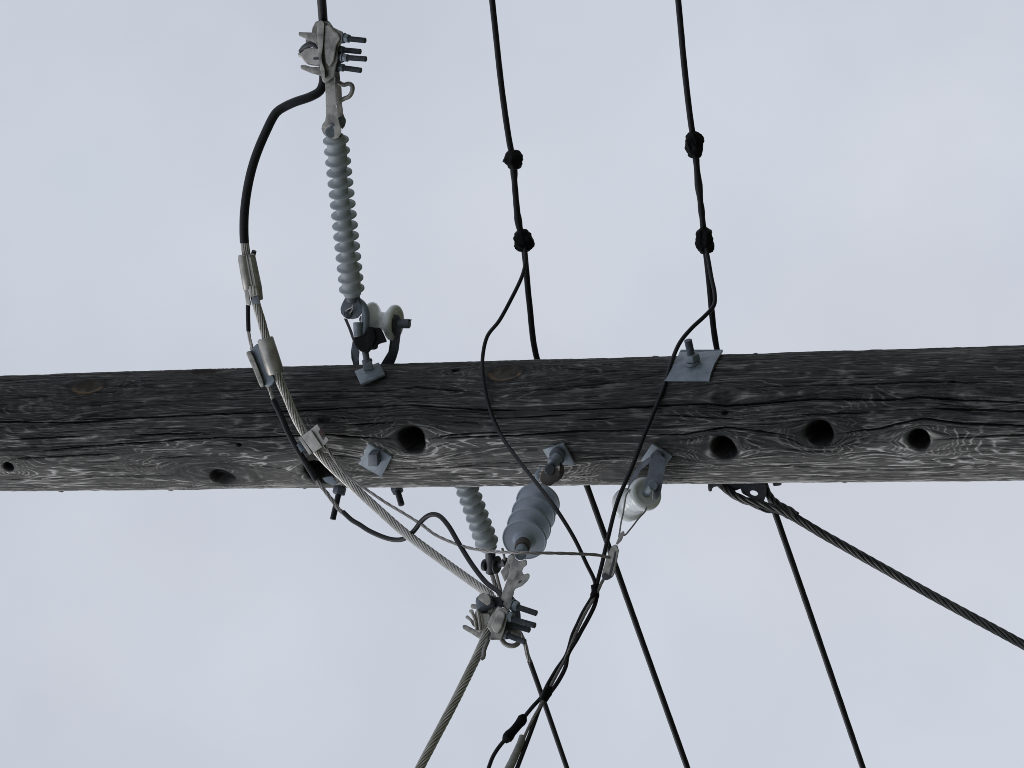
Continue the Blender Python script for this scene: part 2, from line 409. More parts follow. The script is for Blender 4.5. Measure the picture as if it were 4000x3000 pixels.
# silver weathering with sunlight painted in on one flank, tarry dark on the other
bleach_sunlit = sstep(-SS + .06 * (patch - .5) * 2, -.02, .13)
tone = .12 + .28 * (streak - .5) + .16 * (streak2 - .5) + .22 * (patch - .5) + (.36 + .36 * bleach_sunlit) * lines + .14 * flake * (1 - bleach_sunlit * .4)
tone += .28 * bleach_sunlit - .12 * chk
tone = np.clip(tone, 0, 1) * (1 - .95 * np.clip(dark, 0, 1))  # dark knot wood, plus shade painted into the open holes
rough_edge = .0012 * (fbm(SS / .01, ZZ / .018, 121, 2) - .5)
RR = 0.1585 - 0.0020 * (ZZ - PZ) + disp + rough_edge
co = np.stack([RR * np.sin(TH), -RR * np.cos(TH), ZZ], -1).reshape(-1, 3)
i0 = np.arange(NZ - 1)[:, None] * NT; j0 = np.arange(NT)[None, :]; j1 = (j0 + 1) % NT
quads = np.stack([i0 + j0, i0 + j1, i0 + NT + j1, i0 + NT + j0], -1).reshape(-1, 4)
me = bpy.data.meshes.new('utility_pole')
nv, nq = len(co), len(quads)
me.vertices.add(nv); me.vertices.foreach_set('co', co.astype(np.float32).ravel())
me.loops.add(nq * 4 + NT); lv = np.concatenate([quads.ravel(), (NZ - 1) * NT + np.arange(NT)]).astype(np.int32)
me.loops.foreach_set('vertex_index', lv)
me.polygons.add(nq + 1); me.polygons.foreach_set('loop_start', np.concatenate([np.arange(nq) * 4, [nq * 4]]).astype(np.int32))
me.update(calc_edges=True); me.validate()
me.polygons.foreach_set('use_smooth', np.ones(len(me.polygons), dtype=bool))
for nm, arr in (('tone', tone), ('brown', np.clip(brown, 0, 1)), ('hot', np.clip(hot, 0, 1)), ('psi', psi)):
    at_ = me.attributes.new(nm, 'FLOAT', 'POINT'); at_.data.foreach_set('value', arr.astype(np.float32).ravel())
wm = bpy.data.materials.new('weathered pole wood'); wm.use_nodes = True; t = wm.node_tree; bs = t.nodes['Principled BSDF']
def attr(n_): a_ = t.nodes.new('ShaderNodeAttribute'); a_.attribute_name = n_; return a_.outputs['Fac']
ge = t.nodes.new('ShaderNodeNewGeometry'); sx = t.nodes.new('ShaderNodeSeparateXYZ'); t.links.new(ge.outputs['Position'], sx.inputs[0])
cb = t.nodes.new('ShaderNodeCombineXYZ')
m1 = t.nodes.new('ShaderNodeMath'); m1.operation = 'MULTIPLY'; m1.inputs[1].default_value = 620; t.links.new(attr('psi'), m1.inputs[0])
m2 = t.nodes.new('ShaderNodeMath'); m2.operation = 'MULTIPLY'; m2.inputs[1].default_value = 26; t.links.new(sx.outputs['Z'], m2.inputs[0])
t.links.new(m1.outputs[0], cb.inputs[0]); t.links.new(m2.outputs[0], cb.inputs[1])
fn = t.nodes.new('ShaderNodeTexNoise'); fn.inputs['Scale'].default_value = 1.0; fn.inputs['Detail'].default_value = 4; t.links.new(cb.outputs[0], fn.inputs['Vector'])
ma = t.nodes.new('ShaderNodeMath'); ma.operation = 'MULTIPLY_ADD'; ma.inputs[1].default_value = .55; ma.inputs[2].default_value = -.275; t.links.new(fn.outputs['Fac'], ma.inputs[0])
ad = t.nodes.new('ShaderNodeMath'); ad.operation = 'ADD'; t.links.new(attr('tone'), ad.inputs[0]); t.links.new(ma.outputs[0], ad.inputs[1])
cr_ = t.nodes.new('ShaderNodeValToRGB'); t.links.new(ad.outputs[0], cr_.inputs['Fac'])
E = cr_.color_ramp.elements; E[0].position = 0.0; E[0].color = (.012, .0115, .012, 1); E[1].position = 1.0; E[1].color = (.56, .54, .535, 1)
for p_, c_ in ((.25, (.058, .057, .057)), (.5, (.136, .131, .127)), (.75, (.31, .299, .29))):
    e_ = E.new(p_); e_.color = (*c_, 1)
mb_ = t.nodes.new('ShaderNodeMix'); mb_.data_type = 'RGBA'; t.links.new(cr_.outputs['Color'], mb_.inputs['A']); mb_.inputs['B'].default_value = (.045, .030, .017, 1)
bm_ = t.nodes.new('ShaderNodeMath'); bm_.operation = 'MULTIPLY'; bm_.inputs[1].default_value = .42; t.links.new(attr('brown'), bm_.inputs[0]); t.links.new(bm_.outputs[0], mb_.inputs['Factor'])
mh = t.nodes.new('ShaderNodeMix'); mh.data_type = 'RGBA'; t.links.new(mb_.outputs['Result'], mh.inputs['A']); mh.inputs['B'].default_value = (.26, .165, .085, 1)
hm = t.nodes.new('ShaderNodeMath'); hm.operation = 'MULTIPLY'; t.links.new(attr('hot'), hm.inputs[0]); t.links.new(fn.outputs['Fac'], hm.inputs[1]); t.links.new(hm.outputs[0], mh.inputs['Factor'])
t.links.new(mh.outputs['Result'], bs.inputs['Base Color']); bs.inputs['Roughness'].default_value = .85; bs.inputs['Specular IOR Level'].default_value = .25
bp = t.nodes.new('ShaderNodeBump'); bp.inputs['Strength'].default_value = .6; bp.inputs['Distance'].default_value = .0012
t.links.new(fn.outputs['Fac'], bp.inputs['Height']); t.links.new(bp.outputs['Normal'], bs.inputs['Normal'])
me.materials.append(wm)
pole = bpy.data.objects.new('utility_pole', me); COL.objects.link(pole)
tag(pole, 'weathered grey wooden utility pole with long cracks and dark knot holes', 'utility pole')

# ------------------------------------------------------------------ small builders
def surf_plate(c, pts, th_, lift):
    P_, n_ = surf(*kp(c, sum(p[0] for p in pts) / len(pts), sum(p[1] for p in pts) / len(pts))); P_ = P_ + n_ * lift; o_ = []
    for x, yy in pts:
        r_ = ray(*kp(c, x, yy)); o_.append(CAM + r_ * ((P_ - CAM).dot(n_) / r_.dot(n_)))
    return MB().prism(o_, -n_ * th_), P_, n_
def outl(c, pts, y): return [K(c, x, yy, y) for x, yy in pts]
def plate_mb(c, pts, y, thick): return MB().prism(outl(c, pts, y), F * thick)
def bolt(parent, c, a, b, y, r, mt='zinc_dark', nut=None, nr=0, nh=.012, y2=None, nmat=None):
    """threaded bolt from crop point a to b; nut at crop point nut"""
    A = K(c, a[0], a[1], y); Bq = K(c, b[0], b[1], y if y2 is None else y2)
    o = build('bolt', MB().thread(A, Bq, r), M[mt], parent)
    if nut:
        N = K(c, nut[0], nut[1], y); ax = (Bq - A).normalized()
        build('nut', MB().hexnut(N - ax * nh * .5, ax, nr, nh).lathe(N - ax * (nh * .5 + .003), ax, [(0, nr * 1.12), (.0028, nr * 1.12)], 20), M[nmat or mt], o, bevel=0)
    return o
def shed_prof(t, core, R):
    """one thin weather shed standing on the core at t"""
    return [(t - .0068, core), (t - .0046, core + .0012), (t - .0031, (core + R) * .5), (t - .0024, R - .0016), (t - .0014, R), (t + .0014, R),
            (t + .0024, R - .0016), (t + .0031, (core + R) * .5), (t + .0046, core + .0012), (t + .0068, core)]

# ------------------------------------------------------------------ insulated conductor and its bare jumper
YC = -.31
cond = thing('power_conductor', D(700, 200, -.3), 'thick conductor looping past the pole front, black sheathed then bare stranded aluminium', 'power cable')
top = K(1, 945, 0, -.36); k0 = mpp(top)
dirn = (K(1, 945, 0, -.36) - K(1, 968, 310, -.305)).normalized()
sh = spline([top + dirn * 14 + Vector((0, 0, -.25)), top + dirn * 5, top + dirn * 1.0, top, K(1, 968, 310, -.305)], .05)
build('sheath', MB().tube(sh, .0117, 16), M['sheath'], cond)
pth = spline([K(1, 968, 310, -.305), K(1, 985, 600, -.296), K(1, 975, 1000, -.292), K(1, 968, 1200, -.296), K(1, 920, 1310, -.30), K(1, 790, 1390, -.308), K(1, 560, 1470, -.318), K(1, 400, 1545, -.32),
              D(597, 243, -.325), D(572, 290, -.33), D(550, 345, -.335), D(536, 400, -.335), D(528, 460, -.33), K(4, 565, 60, -.325), K(4, 572, 178, -.322)], .008)
build('sheath', MB().tube(pth, .0118, 18), M['sheath'], cond)
jump = spline([K(4, 572, 165, -.322), K(4, 590, 300, -.318), K(4, 655, 650, -.305), K(4, 740, 1050, -.295), K(4, 815, 1300, -.285), K(4, 880, 1540, -.278),
               D(600, 812, -.262), D(620, 858, -.256), D(640, 905, -.252), D(667, 950, -.25), D(700, 992, -.252), D(745, 1035, -.262), D(800, 1085, -.285), D(870, 1147, -.33), D(950, 1207, -.40), D(1020, 1257, -.48), D(1058, 1284, -.53)], .006)
lowc = K(8, 730, 1380, -.60)
endw = at(1640, 3000, -.98); outd = (endw - K(8, 680, 1500, -.62)).normalized()
inn = spline([D(1058, 1284, -.53), K(8, 840, 950, -.575), K(8, 790, 1180, -.59), K(8, 735, 1385, -.60), K(8, 660, 1580, -.63), at(1779, 2735, -.80), endw, endw + outd * .6], .006)
build('bare_strand', MB().strands(jump + inn[1:], .0117, 10, .20, gap=.84), M['strand'], cond)
far = [endw + outd * .6, endw + outd * 4, endw + outd * 14 + Vector((0, 0, -.4))]
build('bare_strand', MB().tube(spline(far, .3), .0115, 10), M['strand'], cond)
build('strand_tail', MB().tube(spline([K(8, 760, 1480, -.63), at(1890, 2545, -.665), at(1888, 2568, -.672), at(1878, 2574, -.675)], .006), .0055, 10), M['strand_dull'], cond)

# ------------------------------------------------------------------ dead end clamp, picture top
cl = thing('dead_end_clamp', K(1, 1020, 700, -.32), 'cast aluminium dead end clamp gripping the black conductor above the long ribbed insulator', 'clamp', 'dead end clamps')
yb = -.325
build('body', plate_mb(1, [(935, 296), (1050, 300), (1080, 340), (1115, 392), (1190, 430), (1255, 458), (1265, 560), (1205, 650), (1175, 700), (1180, 850), (1160, 930), (1140, 1030), (1130, 1110), (1000, 1200), (955, 1170), (930, 1050), (915, 900), (900, 640), (880, 450)], yb, .034), M['alu'], cl, bevel=.010, seg=4)
build('boss', plate_mb(1, [(980, 370), (1050, 350), (1120, 430), (1200, 500), (1215, 560), (1160, 660), (1140, 780), (1120, 880), (1060, 970), (1000, 900), (975, 640)], yb - .010, .03), M['alu'], cl, bevel=.009, seg=4)
build('flange', plate_mb(1, [(905, 312), (935, 288), (965, 300), (985, 345), (978, 480), (968, 640), (945, 800), (955, 900), (990, 1000), (1000, 1120), (975, 1130), (925, 1010), (905, 880), (888, 650), (872, 480), (880, 380)], yb - .014, .03), M['alu'], cl, bevel=.004, seg=3)
build('flange', plate_mb(1, [(800, 470), (812, 400), (850, 320), (880, 296), (915, 300), (890, 400), (880, 560), (885, 690), (720, 640), (712, 560), (800, 560)], yb + .012, .02), M['alu'], cl, bevel=.004)
build('keeper', plate_mb(1, [(910, 690), (840, 686), (760, 680), (700, 706), (665, 745), (640, 765), (600, 758), (600, 800), (650, 822), (690, 875), (745, 920), (830, 938), (915, 940)], yb - .002, .036), M['alu_clean'], cl, bevel=.008, seg=3)
build('keeper_slot', plate_mb(1, [(822, 828), (895, 822), (900, 858), (830, 858)], yb - .0045, .006), M['steel_dark'], cl)
build('lug', plate_mb(1, [(612, 458), (700, 462), (870, 468), (880, 560), (895, 690), (855, 630), (800, 602), (735, 575), (700, 545), (612, 508)], yb - .006, .022), M['alu'], cl, bevel=.004)
build('lug', plate_mb(1, [(640, 932), (705, 934), (760, 952), (830, 965), (905, 955), (965, 1010), (990, 1110), (935, 1090), (880, 1072), (800, 1052), (640, 985)], yb - .006, .022), M['alu'], cl, bevel=.004)
build('cable_bight', MB().tube(spline([K(1, 650, 745, yb + .012), K(1, 690, 690, yb + .006), K(1, 760, 645, yb), K(1, 830, 640, yb), K(1, 890, 690, yb + .004)], .004), .0075, 12), M['steel_dark'], cl)
for a, b_, n_, nr in (((1240, 548), (1578, 584), (1310, 552), .0118), ((1180, 712), (1508, 744), (1232, 718), .0108), ((1180, 820), (1588, 850), (1290, 832), .0108), ((1170, 965), (1515, 1014), (1228, 972), .0112)):
    bolt(cl, 1, a, b_, yb + (.022 if a[1] in (712, 965) else .008), .0072, 'zinc_dark', n_, nr, .013, nmat='zinc')
    build('washer', MB().cyl(K(1, n_[0] - 95, n_[1] - 4, yb + .018), K(1, n_[0] - 45, n_[1] - 2, yb + .018), .0135), M['steel_dark'], cl)
p1 = [kp(1, x, y) for x, y in ((985, 1010), (1118, 1010), (1132, 1110), (1140, 1200), (1148, 1400), (1158, 1560))] + [kp(2, x, y) for x, y in ((1170, 60), (1180, 220), (1205, 320), (1228, 390), (1222, 450), (1185, 510), (1110, 534), (1020, 505), (965, 445), (942, 380), (955, 320), (998, 258), (1010, 180), (1006, 50))] + [kp(1, x, y) for x, y in ((1006, 1560), (1002, 1350), (990, 1180))]
def yarm(p): return -.318 + (.014 if p[1] > 500 else .014 * max(0, (p[1] - 260) / 240))
build('arm', MB().prism([at(p[0], p[1], yarm(p)) for p in p1], F * .009), M['alu'], cl, bevel=.0025)
p2 = [kp(1, x, y) for x, y in ((1135, 1000), (1200, 1010), (1205, 1080), (1216, 1190), (1232, 1280), (1235, 1380), (1238, 1480), (1240, 1580))] + [kp(2, x, y) for x, y in ((1246, 50), (1252, 150), (1282, 230), (1293, 290), (1275, 345), (1240, 385), (1190, 330), (1170, 200), (1160, 40))] + [kp(1, x, y) for x, y in ((1150, 1500), (1142, 1250))]
build('arm', MB().prism([at(p[0], p[1], yarm(p) + .036) for p in p2], F * .009), M['alu'], cl, bevel=.0025)
build('ear', MB().tube(spline([K(1, 1195, 1190, -.285), K(1, 1265, 1222, -.285), K(1, 1335, 1205, -.285), K(1, 1385, 1235, -.285), K(1, 1385, 1310, -.285), K(1, 1340, 1390, -.285), K(1, 1270, 1420, -.285), K(1, 1215, 1450, -.283)], .004), .0058, 10), M['alu'], cl)
pa = K(2, 1068, 432, -.309); build('pin', MB().cyl(pa, pa + F * .062, .0138, 24), M['zinc'], cl)
pb = K(2, 1232, 262, -.274); build('pin_head', MB().cyl(pb - F * .004, pb + F * .012, .011), M['zinc'], cl)

# ------------------------------------------------------------------ long ribbed insulator, picture top
A0 = at(1312, 548, -.275); A1 = at(1374, 1128, -.088); ax = (A1 - A0); LA = ax.length; ax.normalize()
ins = thing('strain_insulator', A1, 'long slim grey insulator with fifteen ribbed sheds above the pole', 'insulator', 'ribbed insulators')
prof = [(-.014, .012), (-.0135, .020)]
NS = 15
for i in range(NS):
    t_ = LA * i / (NS - 1); cr2 = .0245 if i < 3 or i > NS - 4 else .0180
    prof += shed_prof(t_, cr2, .0330)
prof += [(LA + .016, .0225), (LA + .0165, .012)]
build('shed_rod', MB().lathe(A0, ax, prof, 48), M['polymer'], ins, ang=32)
f0 = A0 - ax * .045
build('end_fitting', MB().lathe(A0, ax, [(-.052, .008), (-.05, .0125), (-.02, .0135), (-.012, .0175), (-.010, .0175)], 24), M['zinc_dark'], ins)
tong = build('clevis', MB().cyl(A1 + ax * .012, A1 + ax * .034, .019).prism(outl(3, [(545, 420), (500, 505), (478, 575), (487, 640), (525, 690), (580, 718), (650, 726), (730, 708), (780, 650), (790, 590), (765, 500), (725, 420)], -.083), F * .012), M['zinc_dark'], ins, bevel=.003)
build('pin', MB().cyl(K(3, 590, 650, -.088), K(3, 590, 650, -.088) + F * .06, .0125).cyl(K(3, 590, 650, -.095), K(3, 590, 650, -.088), .0085), M['zinc_dark'], ins)
build('cotter', MB().tube(spline([K(3, 555, 610, -.094), K(3, 600, 575, -.096), K(3, 640, 560, -.096), K(3, 662, 520, -.097)], .003), .0016, 8).tube(spline([K(3, 615, 640, -.095), K(3, 650, 590, -.097), K(3, 655, 545, -.098)], .003), .0016, 8), M['alu_clean'], ins)

# ------------------------------------------------------------------ eye bolt through the pole that holds it
Pn, nn = surf(*kp(3, 905, 1470)); 
eye = thing('eye_bolt', Pn, 'eye bolt with tilted square washer plate holding the long ribbed insulator', 'bolt', 'bolts through the pole')
u_ = Vector((0, 0, 1)); u_ = (u_ - nn * u_.dot(nn)).normalized(); v_ = nn.cross(u_)
Pc, _ = surf(*kp(3, 900, 1500)); nn = Vector((.86, -.51, 0)).normalized(); u_ = Vector((0, 0, 1)); v_ = nn.cross(u_)
def sq(mb, P, n, u, half, th_, ang=0.0, half2=None):
    half2 = half2 or half; vv = n.cross(u); c_, s_ = math.cos(ang), math.sin(ang); uu = u * c_ + vv * s_; vw = -u * s_ + vv * c_
    return mb.prism([P + uu * half + vw * half2, P - uu * half + vw * half2, P - uu * half - vw * half2, P + uu * half - vw * half2], n * th_)
mbp, Pp, np_ = surf_plate(3, [(680, 1470), (1030, 1345), (1120, 1510), (770, 1659)], .006, .012)
build('washer_plate', mbp, M['zinc'], eye, bevel=.0012)
yq = Pp.y
rb = (K(3, 835, 1180, yq - .02) - K(3, 905, 1480, yq))
build('washer', MB().cyl(K(3, 897, 1478, yq), K(3, 889, 1445, yq - .003), .0145), M['zinc'], eye)
build('nut', MB().hexnut(K(3, 886, 1448, yq - .003), rb, .0170, .024, 4, .5), M['zinc'], eye, bevel=.0015)
build('shank', MB().cyl(K(3, 872, 1400, yq - .005), K(3, 835, 1190, -.088), .0085, 16).cyl(K(3, 868, 1348, yq - .008), K(3, 860, 1305, yq - .010), .0135), M['zinc_dark'], eye)
build('eye', MB().cyl(K(3, 740, 975, -.09), K(3, 730, 770, -.092), .0125, 20).tube(spline([K(3, 790, 960, -.082), K(3, 835, 850, -.08), K(3, 845, 650, -.075), K(3, 800, 530, -.07), K(3, 735, 470, -.066)], .004), .0105, 14), M['zinc'], eye)
build('strap', MB().prism(outl(3, [(525, 712), (575, 720), (650, 900), (700, 1090), (672, 1080), (640, 1000), (590, 860)], -.078), F * .008), M['steel_dark'], eye, bevel=.001)
tg = thing('tape_wrap', K(3, 880, 1020, -.09), 'torn black tape bundled round the eye bolt beside the white spool', 'tape')
build('wrap', MB().prism(outl(3, [(662, 985), (760, 975), (858, 950), (868, 832), (925, 838), (985, 848), (1045, 845), (1090, 915), (1120, 985), (1148, 1052), (1080, 1066), (1012, 1090), (1015, 1140), (962, 1168), (915, 1160), (880, 1212), (830, 1205), (770, 1190), (715, 1145), (680, 1090)], -.102), F * .04), M['tape'], tg, bevel=.006, seg=3)
build('fold', MB().prism(outl(3, [(880, 840), (960, 870), (990, 1000), (940, 1120), (860, 1150), (830, 1060), (860, 960)], -.107), F * .01), M['tape'], tg, bevel=.003)

# ------------------------------------------------------------------ white spool on its bracket, picture top
sp = thing('spool_insulator', K(3, 1150, 1350, .01), 'white porcelain spool in a bent grey bracket beside the torn black tape', 'insulator', 'porcelain spool insulators')
def spool(parent, Pa, Pb, R, Rw, Rin, matn='porcelain'):
    ax_ = (Pb - Pa); l = ax_.length; ax_.normalize(); pr = []
    h = [(.055, Rin), (.05, R * .40), (.045, R * .60), (.015, R * .67), (0, R * .76), (.012, R * .88), (.06, R * .975), (.12, R), (.18, R * .975), (.235, R * .88), (.29, R * .76), (.345, Rw * 1.16), (.41, Rw * 1.02), (.46, Rw)]
    pr += [(l * t_, r_) for t_, r_ in h] + [(l * (1 - t_), r_) for t_, r_ in reversed(h)]
    o = build('spool', MB().lathe(Pa, ax_, pr, 48), M[matn], parent, ang=70); return o, ax_
SA, SB = K(3, 868, 735, -.012), K(3, 1300, 785, -.006)
spo, sax = spool(sp, SA, SB, .0475, .0250, .010)
build('bracket_leg', MB().prism([K(3, x, yy, y_) for x, yy, y_ in ((1250, 655, -.030), (1318, 662, -.022), (1345, 720, -.020), (1362, 790, -.018), (1345, 950, -.02), (1318, 1170, -.01), (1283, 1290, .0), (1245, 1380, .03), (1055, 1380, .03), (1170, 1190, -.01), (1195, 1020, -.024), (1225, 840, -.032), (1235, 740, -.032))], F * .008), M['zinc_dark'], sp, bevel=.002)
build('bracket_leg', MB().prism([K(3, x, yy, y_) for x, yy, y_ in ((655, 1030, .02), (700, 1110, .02), (755, 1190, .02), (742, 1290, .02), (750, 1400, .025), (665, 1400, .025), (640, 1290, .02), (628, 1190, .02))], F * .008), M['zinc_dark'], sp, bevel=.002)
build('bracket_base', MB().prism([K(3, x, yy, .04) for x, yy in ((660, 1385), (1245, 1375), (1240, 1440), (670, 1450))], F * .02), M['zinc_dark'], sp, bevel=.002)
build('pin', MB().cyl(SA - sax * .02, K(3, 1340, 788, -.006), .009).cyl(K(3, 1310, 788, -.012), K(3, 1476, 790, -.006), .0125), M['zinc_dark'], sp)
build('cotter', MB().tube([K(3, 1440, 770, -.006), K(3, 1475, 745, -.006), K(3, 1500, 733, -.006)], .0018, 8), M['steel_dark'], sp)

# ------------------------------------------------------------------ crimped connector on the jumper (picture left)
hc = thing('crimp_connector', K(4, 660, 700, -.31), 'smooth grey crimp connector with an open end, uppermost on the bare jumper', 'connector', 'connectors on the jumper')
mbq = MB()
def yk(y): return -.333 + .02 * (y - 370) / 700
a0, a1 = K(4, 555, 400, yk(370)), K(4, 650, 860, yk(860)); a2 = K(4, 628, 1060, yk(1060))
b0, b1 = K(4, 665, 385, yk(370)), K(4, 765, 860, yk(860)); b2 = K(4, 820, 1000, yk(1000))
def KY(x, y, dy=0): return K(4, x, y, yk(y) + dy)
mbq = MB().tube([KY(560, 350), KY(562, 358), KY(566, 430), KY(602, 640), KY(640, 838), KY(642, 848)], [.011, .0143, .0152, .0152, .0152, .0135], 20)
mbq.tube([KY(648, 346, .004), KY(650, 352, .004), KY(660, 420, .004), KY(706, 640, .004), KY(744, 820, .004), KY(768, 1000, .004), KY(771, 1012, .004)], [.009, .0130, .0140, .0140, .0140, .0130, .010], 20)
mbq.prism([KY(565, 380, -.009), KY(655, 380, -.009), KY(742, 830, -.009), KY(640, 840, -.009)], F * .018)
build('barrel', mbq, M['alu_clean'], hc, ang=45)
build('cheek', MB().prism([KY(x, y, -.012) for x, y in ((556, 790), (630, 800), (634, 890), (645, 980), (668, 1070), (640, 1082), (594, 1074), (584, 980))], F * .024), M['alu_clean'], hc, bevel=.005, seg=3)
build('seam', MB().tube(spline([KY(606, 356, -.0105), KY(640, 540, -.0105), KY(692, 825, -.0105)], .01), .0020, 8), M['alu'], hc)
build('cut_strand', MB().strands([K(4, 690, 835, yk(820) - .004), K(4, 705, 890, yk(880) - .014), K(4, 718, 945, yk(945) - .016)], .0125, 7, .3), M['strand'], hc)
build('throat', MB().prism([K(4, x, y, yk(y) - .012) for x, y in ((690, 960), (770, 935), (795, 1030), (780, 1055), (690, 1060), (672, 1010))], F * .02), M['zinc_dark'], hc, bevel=.002)
build('wire_stub', MB().tube(spline([K(4, 690, 400, -.312), K(4, 700, 340, -.314), K(4, 712, 295, -.316)], .005), .0062, 10), M['sheath'], hc)

# ------------------------------------------------------------------ wedge connector
wc = thing('wedge_connector', K(5, 520, 600, -.28), 'pale aluminium wedge connector over the pole edge, middle one on the jumper', 'connector', 'connectors on the jumper')
def y5(y): return -.288 + .02 * (y - 240) / 700
A_, B_ = K(5, 500, 262, y5(262) - .004), K(5, 660, 772, y5(772) - .004)
Bd = (B_ - A_)
build('barrel', MB().lathe(A_, Bd, [(0, .014), (0, .0185), (.003, .0208), (.05, .0215), (Bd.length - .004, .0215), (Bd.length, .0195), (Bd.length, .0145)], 28), M['alu_clean'], wc, ang=45)
build('barrel_lip', MB().prism([K(5, x, y, y5(y) - .012) for x, y in ((385, 298), (430, 268), (470, 420), (575, 780), (540, 794), (512, 745), (420, 450))], F * .022), M['alu_clean'], wc, bevel=.005, seg=3)
build('wedge', MB().prism([K(5, x, y, y5(y) - .006) for x, y in ((290, 432), (385, 335), (430, 420), (550, 790), (615, 800), (640, 870), (605, 935), (560, 965), (500, 955), (440, 780))], F * .02), M['zinc'], wc, bevel=.004, seg=3)
build('lip', MB().tube(spline([K(5, 268, 470, y5(470) - .01), K(5, 340, 640, y5(640) - .01), K(5, 440, 850, y5(850) - .01), K(5, 470, 945, y5(945) - .01)], .01), [.0085] * 2 + [.009] * 60, 14) if False else MB().prism([K(5, x, y, y5(y) - .018) for x, y in ((222, 470), (250, 450), (290, 440), (330, 520), (470, 870), (487, 965), (440, 972), (412, 930), (330, 720), (240, 515))], F * .034), M['alu'], wc, bevel=.006, seg=3)

# ------------------------------------------------------------------ bolted parallel groove clamp
pg = thing('parallel_clamp', K(6, 450, 440, -.27), 'square edged aluminium clamp with a rusty bolt, lowest on the bare jumper', 'connector', 'connectors on the jumper')
build('block', plate_mb(6, [(282, 388), (405, 296), (428, 300), (585, 540), (470, 614), (450, 612)], -.285, .034), M['alu_clean'], pg, bevel=.003)
build('jaw', plate_mb(6, [(405, 296), (512, 208), (560, 285), (530, 320), (600, 440), (640, 380), (680, 440), (592, 535), (575, 530), (428, 300)], -.279, .03), M['alu_clean'], pg, bevel=.003)
build('side_plate', plate_mb(6, [(232, 402), (280, 385), (440, 625), (400, 652)], -.275, .03), M['alu_clean'], pg, bevel=.002)
rbm = plate_mb(6, [(528, 318), (580, 288), (640, 345), (575, 398)], -.284, .016); build('bolt_head', rbm, M['rust'], pg, bevel=.002)
build('lower_jaw', plate_mb(6, [(345, 700), (430, 640), (500, 690), (490, 720), (380, 742)], -.235, .03), M['brown'], pg, bevel=.002)
build('bolt', MB().thread(K(6, 330, 590, -.24), K(6, 262, 480, -.24), .011), M['zinc'], pg)

# ------------------------------------------------------------------ tap wire between the connectors and the lower clamp
tap = thing('tap_wire', D(600, 880, -.25), 'slim tap wire beside the bare jumper, black with bare grey stretches', 'wire')
q = [K(4, 622, 1065, -.295), K(4, 622, 1200, -.295), K(4, 630, 1452, -.29)]
build('sheath', MB().tube(spline(q, .01), .0058, 12), M['sheath'], tap)
q = [K(4, 630, 1440, -.29), K(4, 645, 1560, -.288), K(4, 672, 1659, -.285), K(5, 310, 420, -.28), K(5, 330, 500, -.276), K(5, 470, 860, -.265), K(5, 560, 990, -.26), K(5, 605, 1120, -.257), K(5, 632, 1180, -.255)]
build('bare_strand', MB().strands(spline(q, .004), .0048, 5, .07), M['strand'], tap)
q = [K(5, 612, 1140, -.2565), K(5, 660, 1240, -.254), K(5, 760, 1450, -.25), K(6, 70, 280, -.246), K(6, 220, 560, -.24), K(6, 380, 820, -.236), K(6, 500, 1018, -.235)]
build('sheath', MB().tube(spline(q, .01), .0077, 14), M['sheath'], tap)
q = [K(6, 495, 1005, -.235), K(6, 560, 1090, -.236), K(6, 640, 1190, -.24), K(6, 730, 1310, -.246), K(6, 830, 1440, -.254), K(6, 900, 1500, -.26)]
build('bare_strand', MB().strands(spline(q, .004), .0056, 4, .09), M['strand_dull'], tap)
q = [K(6, 885, 1475, -.258), K(6, 1010, 1590, -.266), K(6, 1120, 1655, -.275), D(800, 1148, -.29), D(845, 1165, -.31), D(872, 1164, -.325), D(893, 1148, -.34), D(912, 1124, -.355), D(930, 1112, -.37), D(948, 1114, -.385), D(968, 1135, -.405), D(990, 1172, -.43), D(1020, 1220, -.47), D(1050, 1258, -.505), K(8, 940, 810, -.55), K(8, 985, 950, -.58)]
build('sheath', MB().tube(spline(q, .008), .0062, 14), M['sheath'], tap)
tie = thing('tie_wire', D(900, 1130, -.33), 'thin bare wire leaving the jumper and crossing below the pole to the service wedge clamp', 'wire')
q = [K(6, 560, 470, -.262), K(6, 650, 560, -.262), K(6, 760, 720, -.262), K(6, 880, 880, -.264), K(6, 1000, 1000, -.27), K(6, 1130, 1090, -.278), K(6, 1320, 1220, -.29), K(6, 1500, 1340, -.305), K(6, 1750, 1490, -.33), K(6, 2000, 1645, -.35),
     D(940, 1155, -.385), D(1000, 1180, -.44), D(1060, 1191, -.50), D(1130, 1194, -.54), D(1200, 1195, -.50), D(1260, 1197, -.44), D(1290, 1199, -.41), D(1318, 1205, -.385)]
build('bare_strand', MB().strands(spline(q, .006), .0042, 4, .12), M['strand_dull'], tie)

# ------------------------------------------------------------------ four shed blue grey insulator pointing at the viewer
P4 = at(2101, 1963, -.235); P1d = P4
last = at_r(2049, 2107, P4, .180)
ax2 = (last - P4).normalized(); L2 = (last - P4).length
bi = thing('bell_insulator', surf(2190, 1780)[0], 'stubby blue grey insulator of four wide sheds below the pole', 'insulator', 'ribbed insulators')
pr = [(-.03, .012), (-.028, .020)]
for i in range(4):
    t_ = L2 * i / 3; R4 = .0550
    pr += [(t_ - .016, .0215), (t_ - .007, .025), (t_ - .0042, .036), (t_ - .0026, R4 - .0012), (t_ - .0016, R4), (t_ + .0018, R4), (t_ + .0040, R4 - .0008), (t_ + .0044, R4 - .0022), (t_ + .0028, R4 - .0042), (t_ + .0032, .040), (t_ + .0045, .029), (t_ + .009, .0225)]
pr += [(L2 + .030, .0205), (L2 + .031, .012)]
build('shed_stack', MB().lathe(P4, ax2, pr, 64), M['polymer_blue'], bi, ang=26)
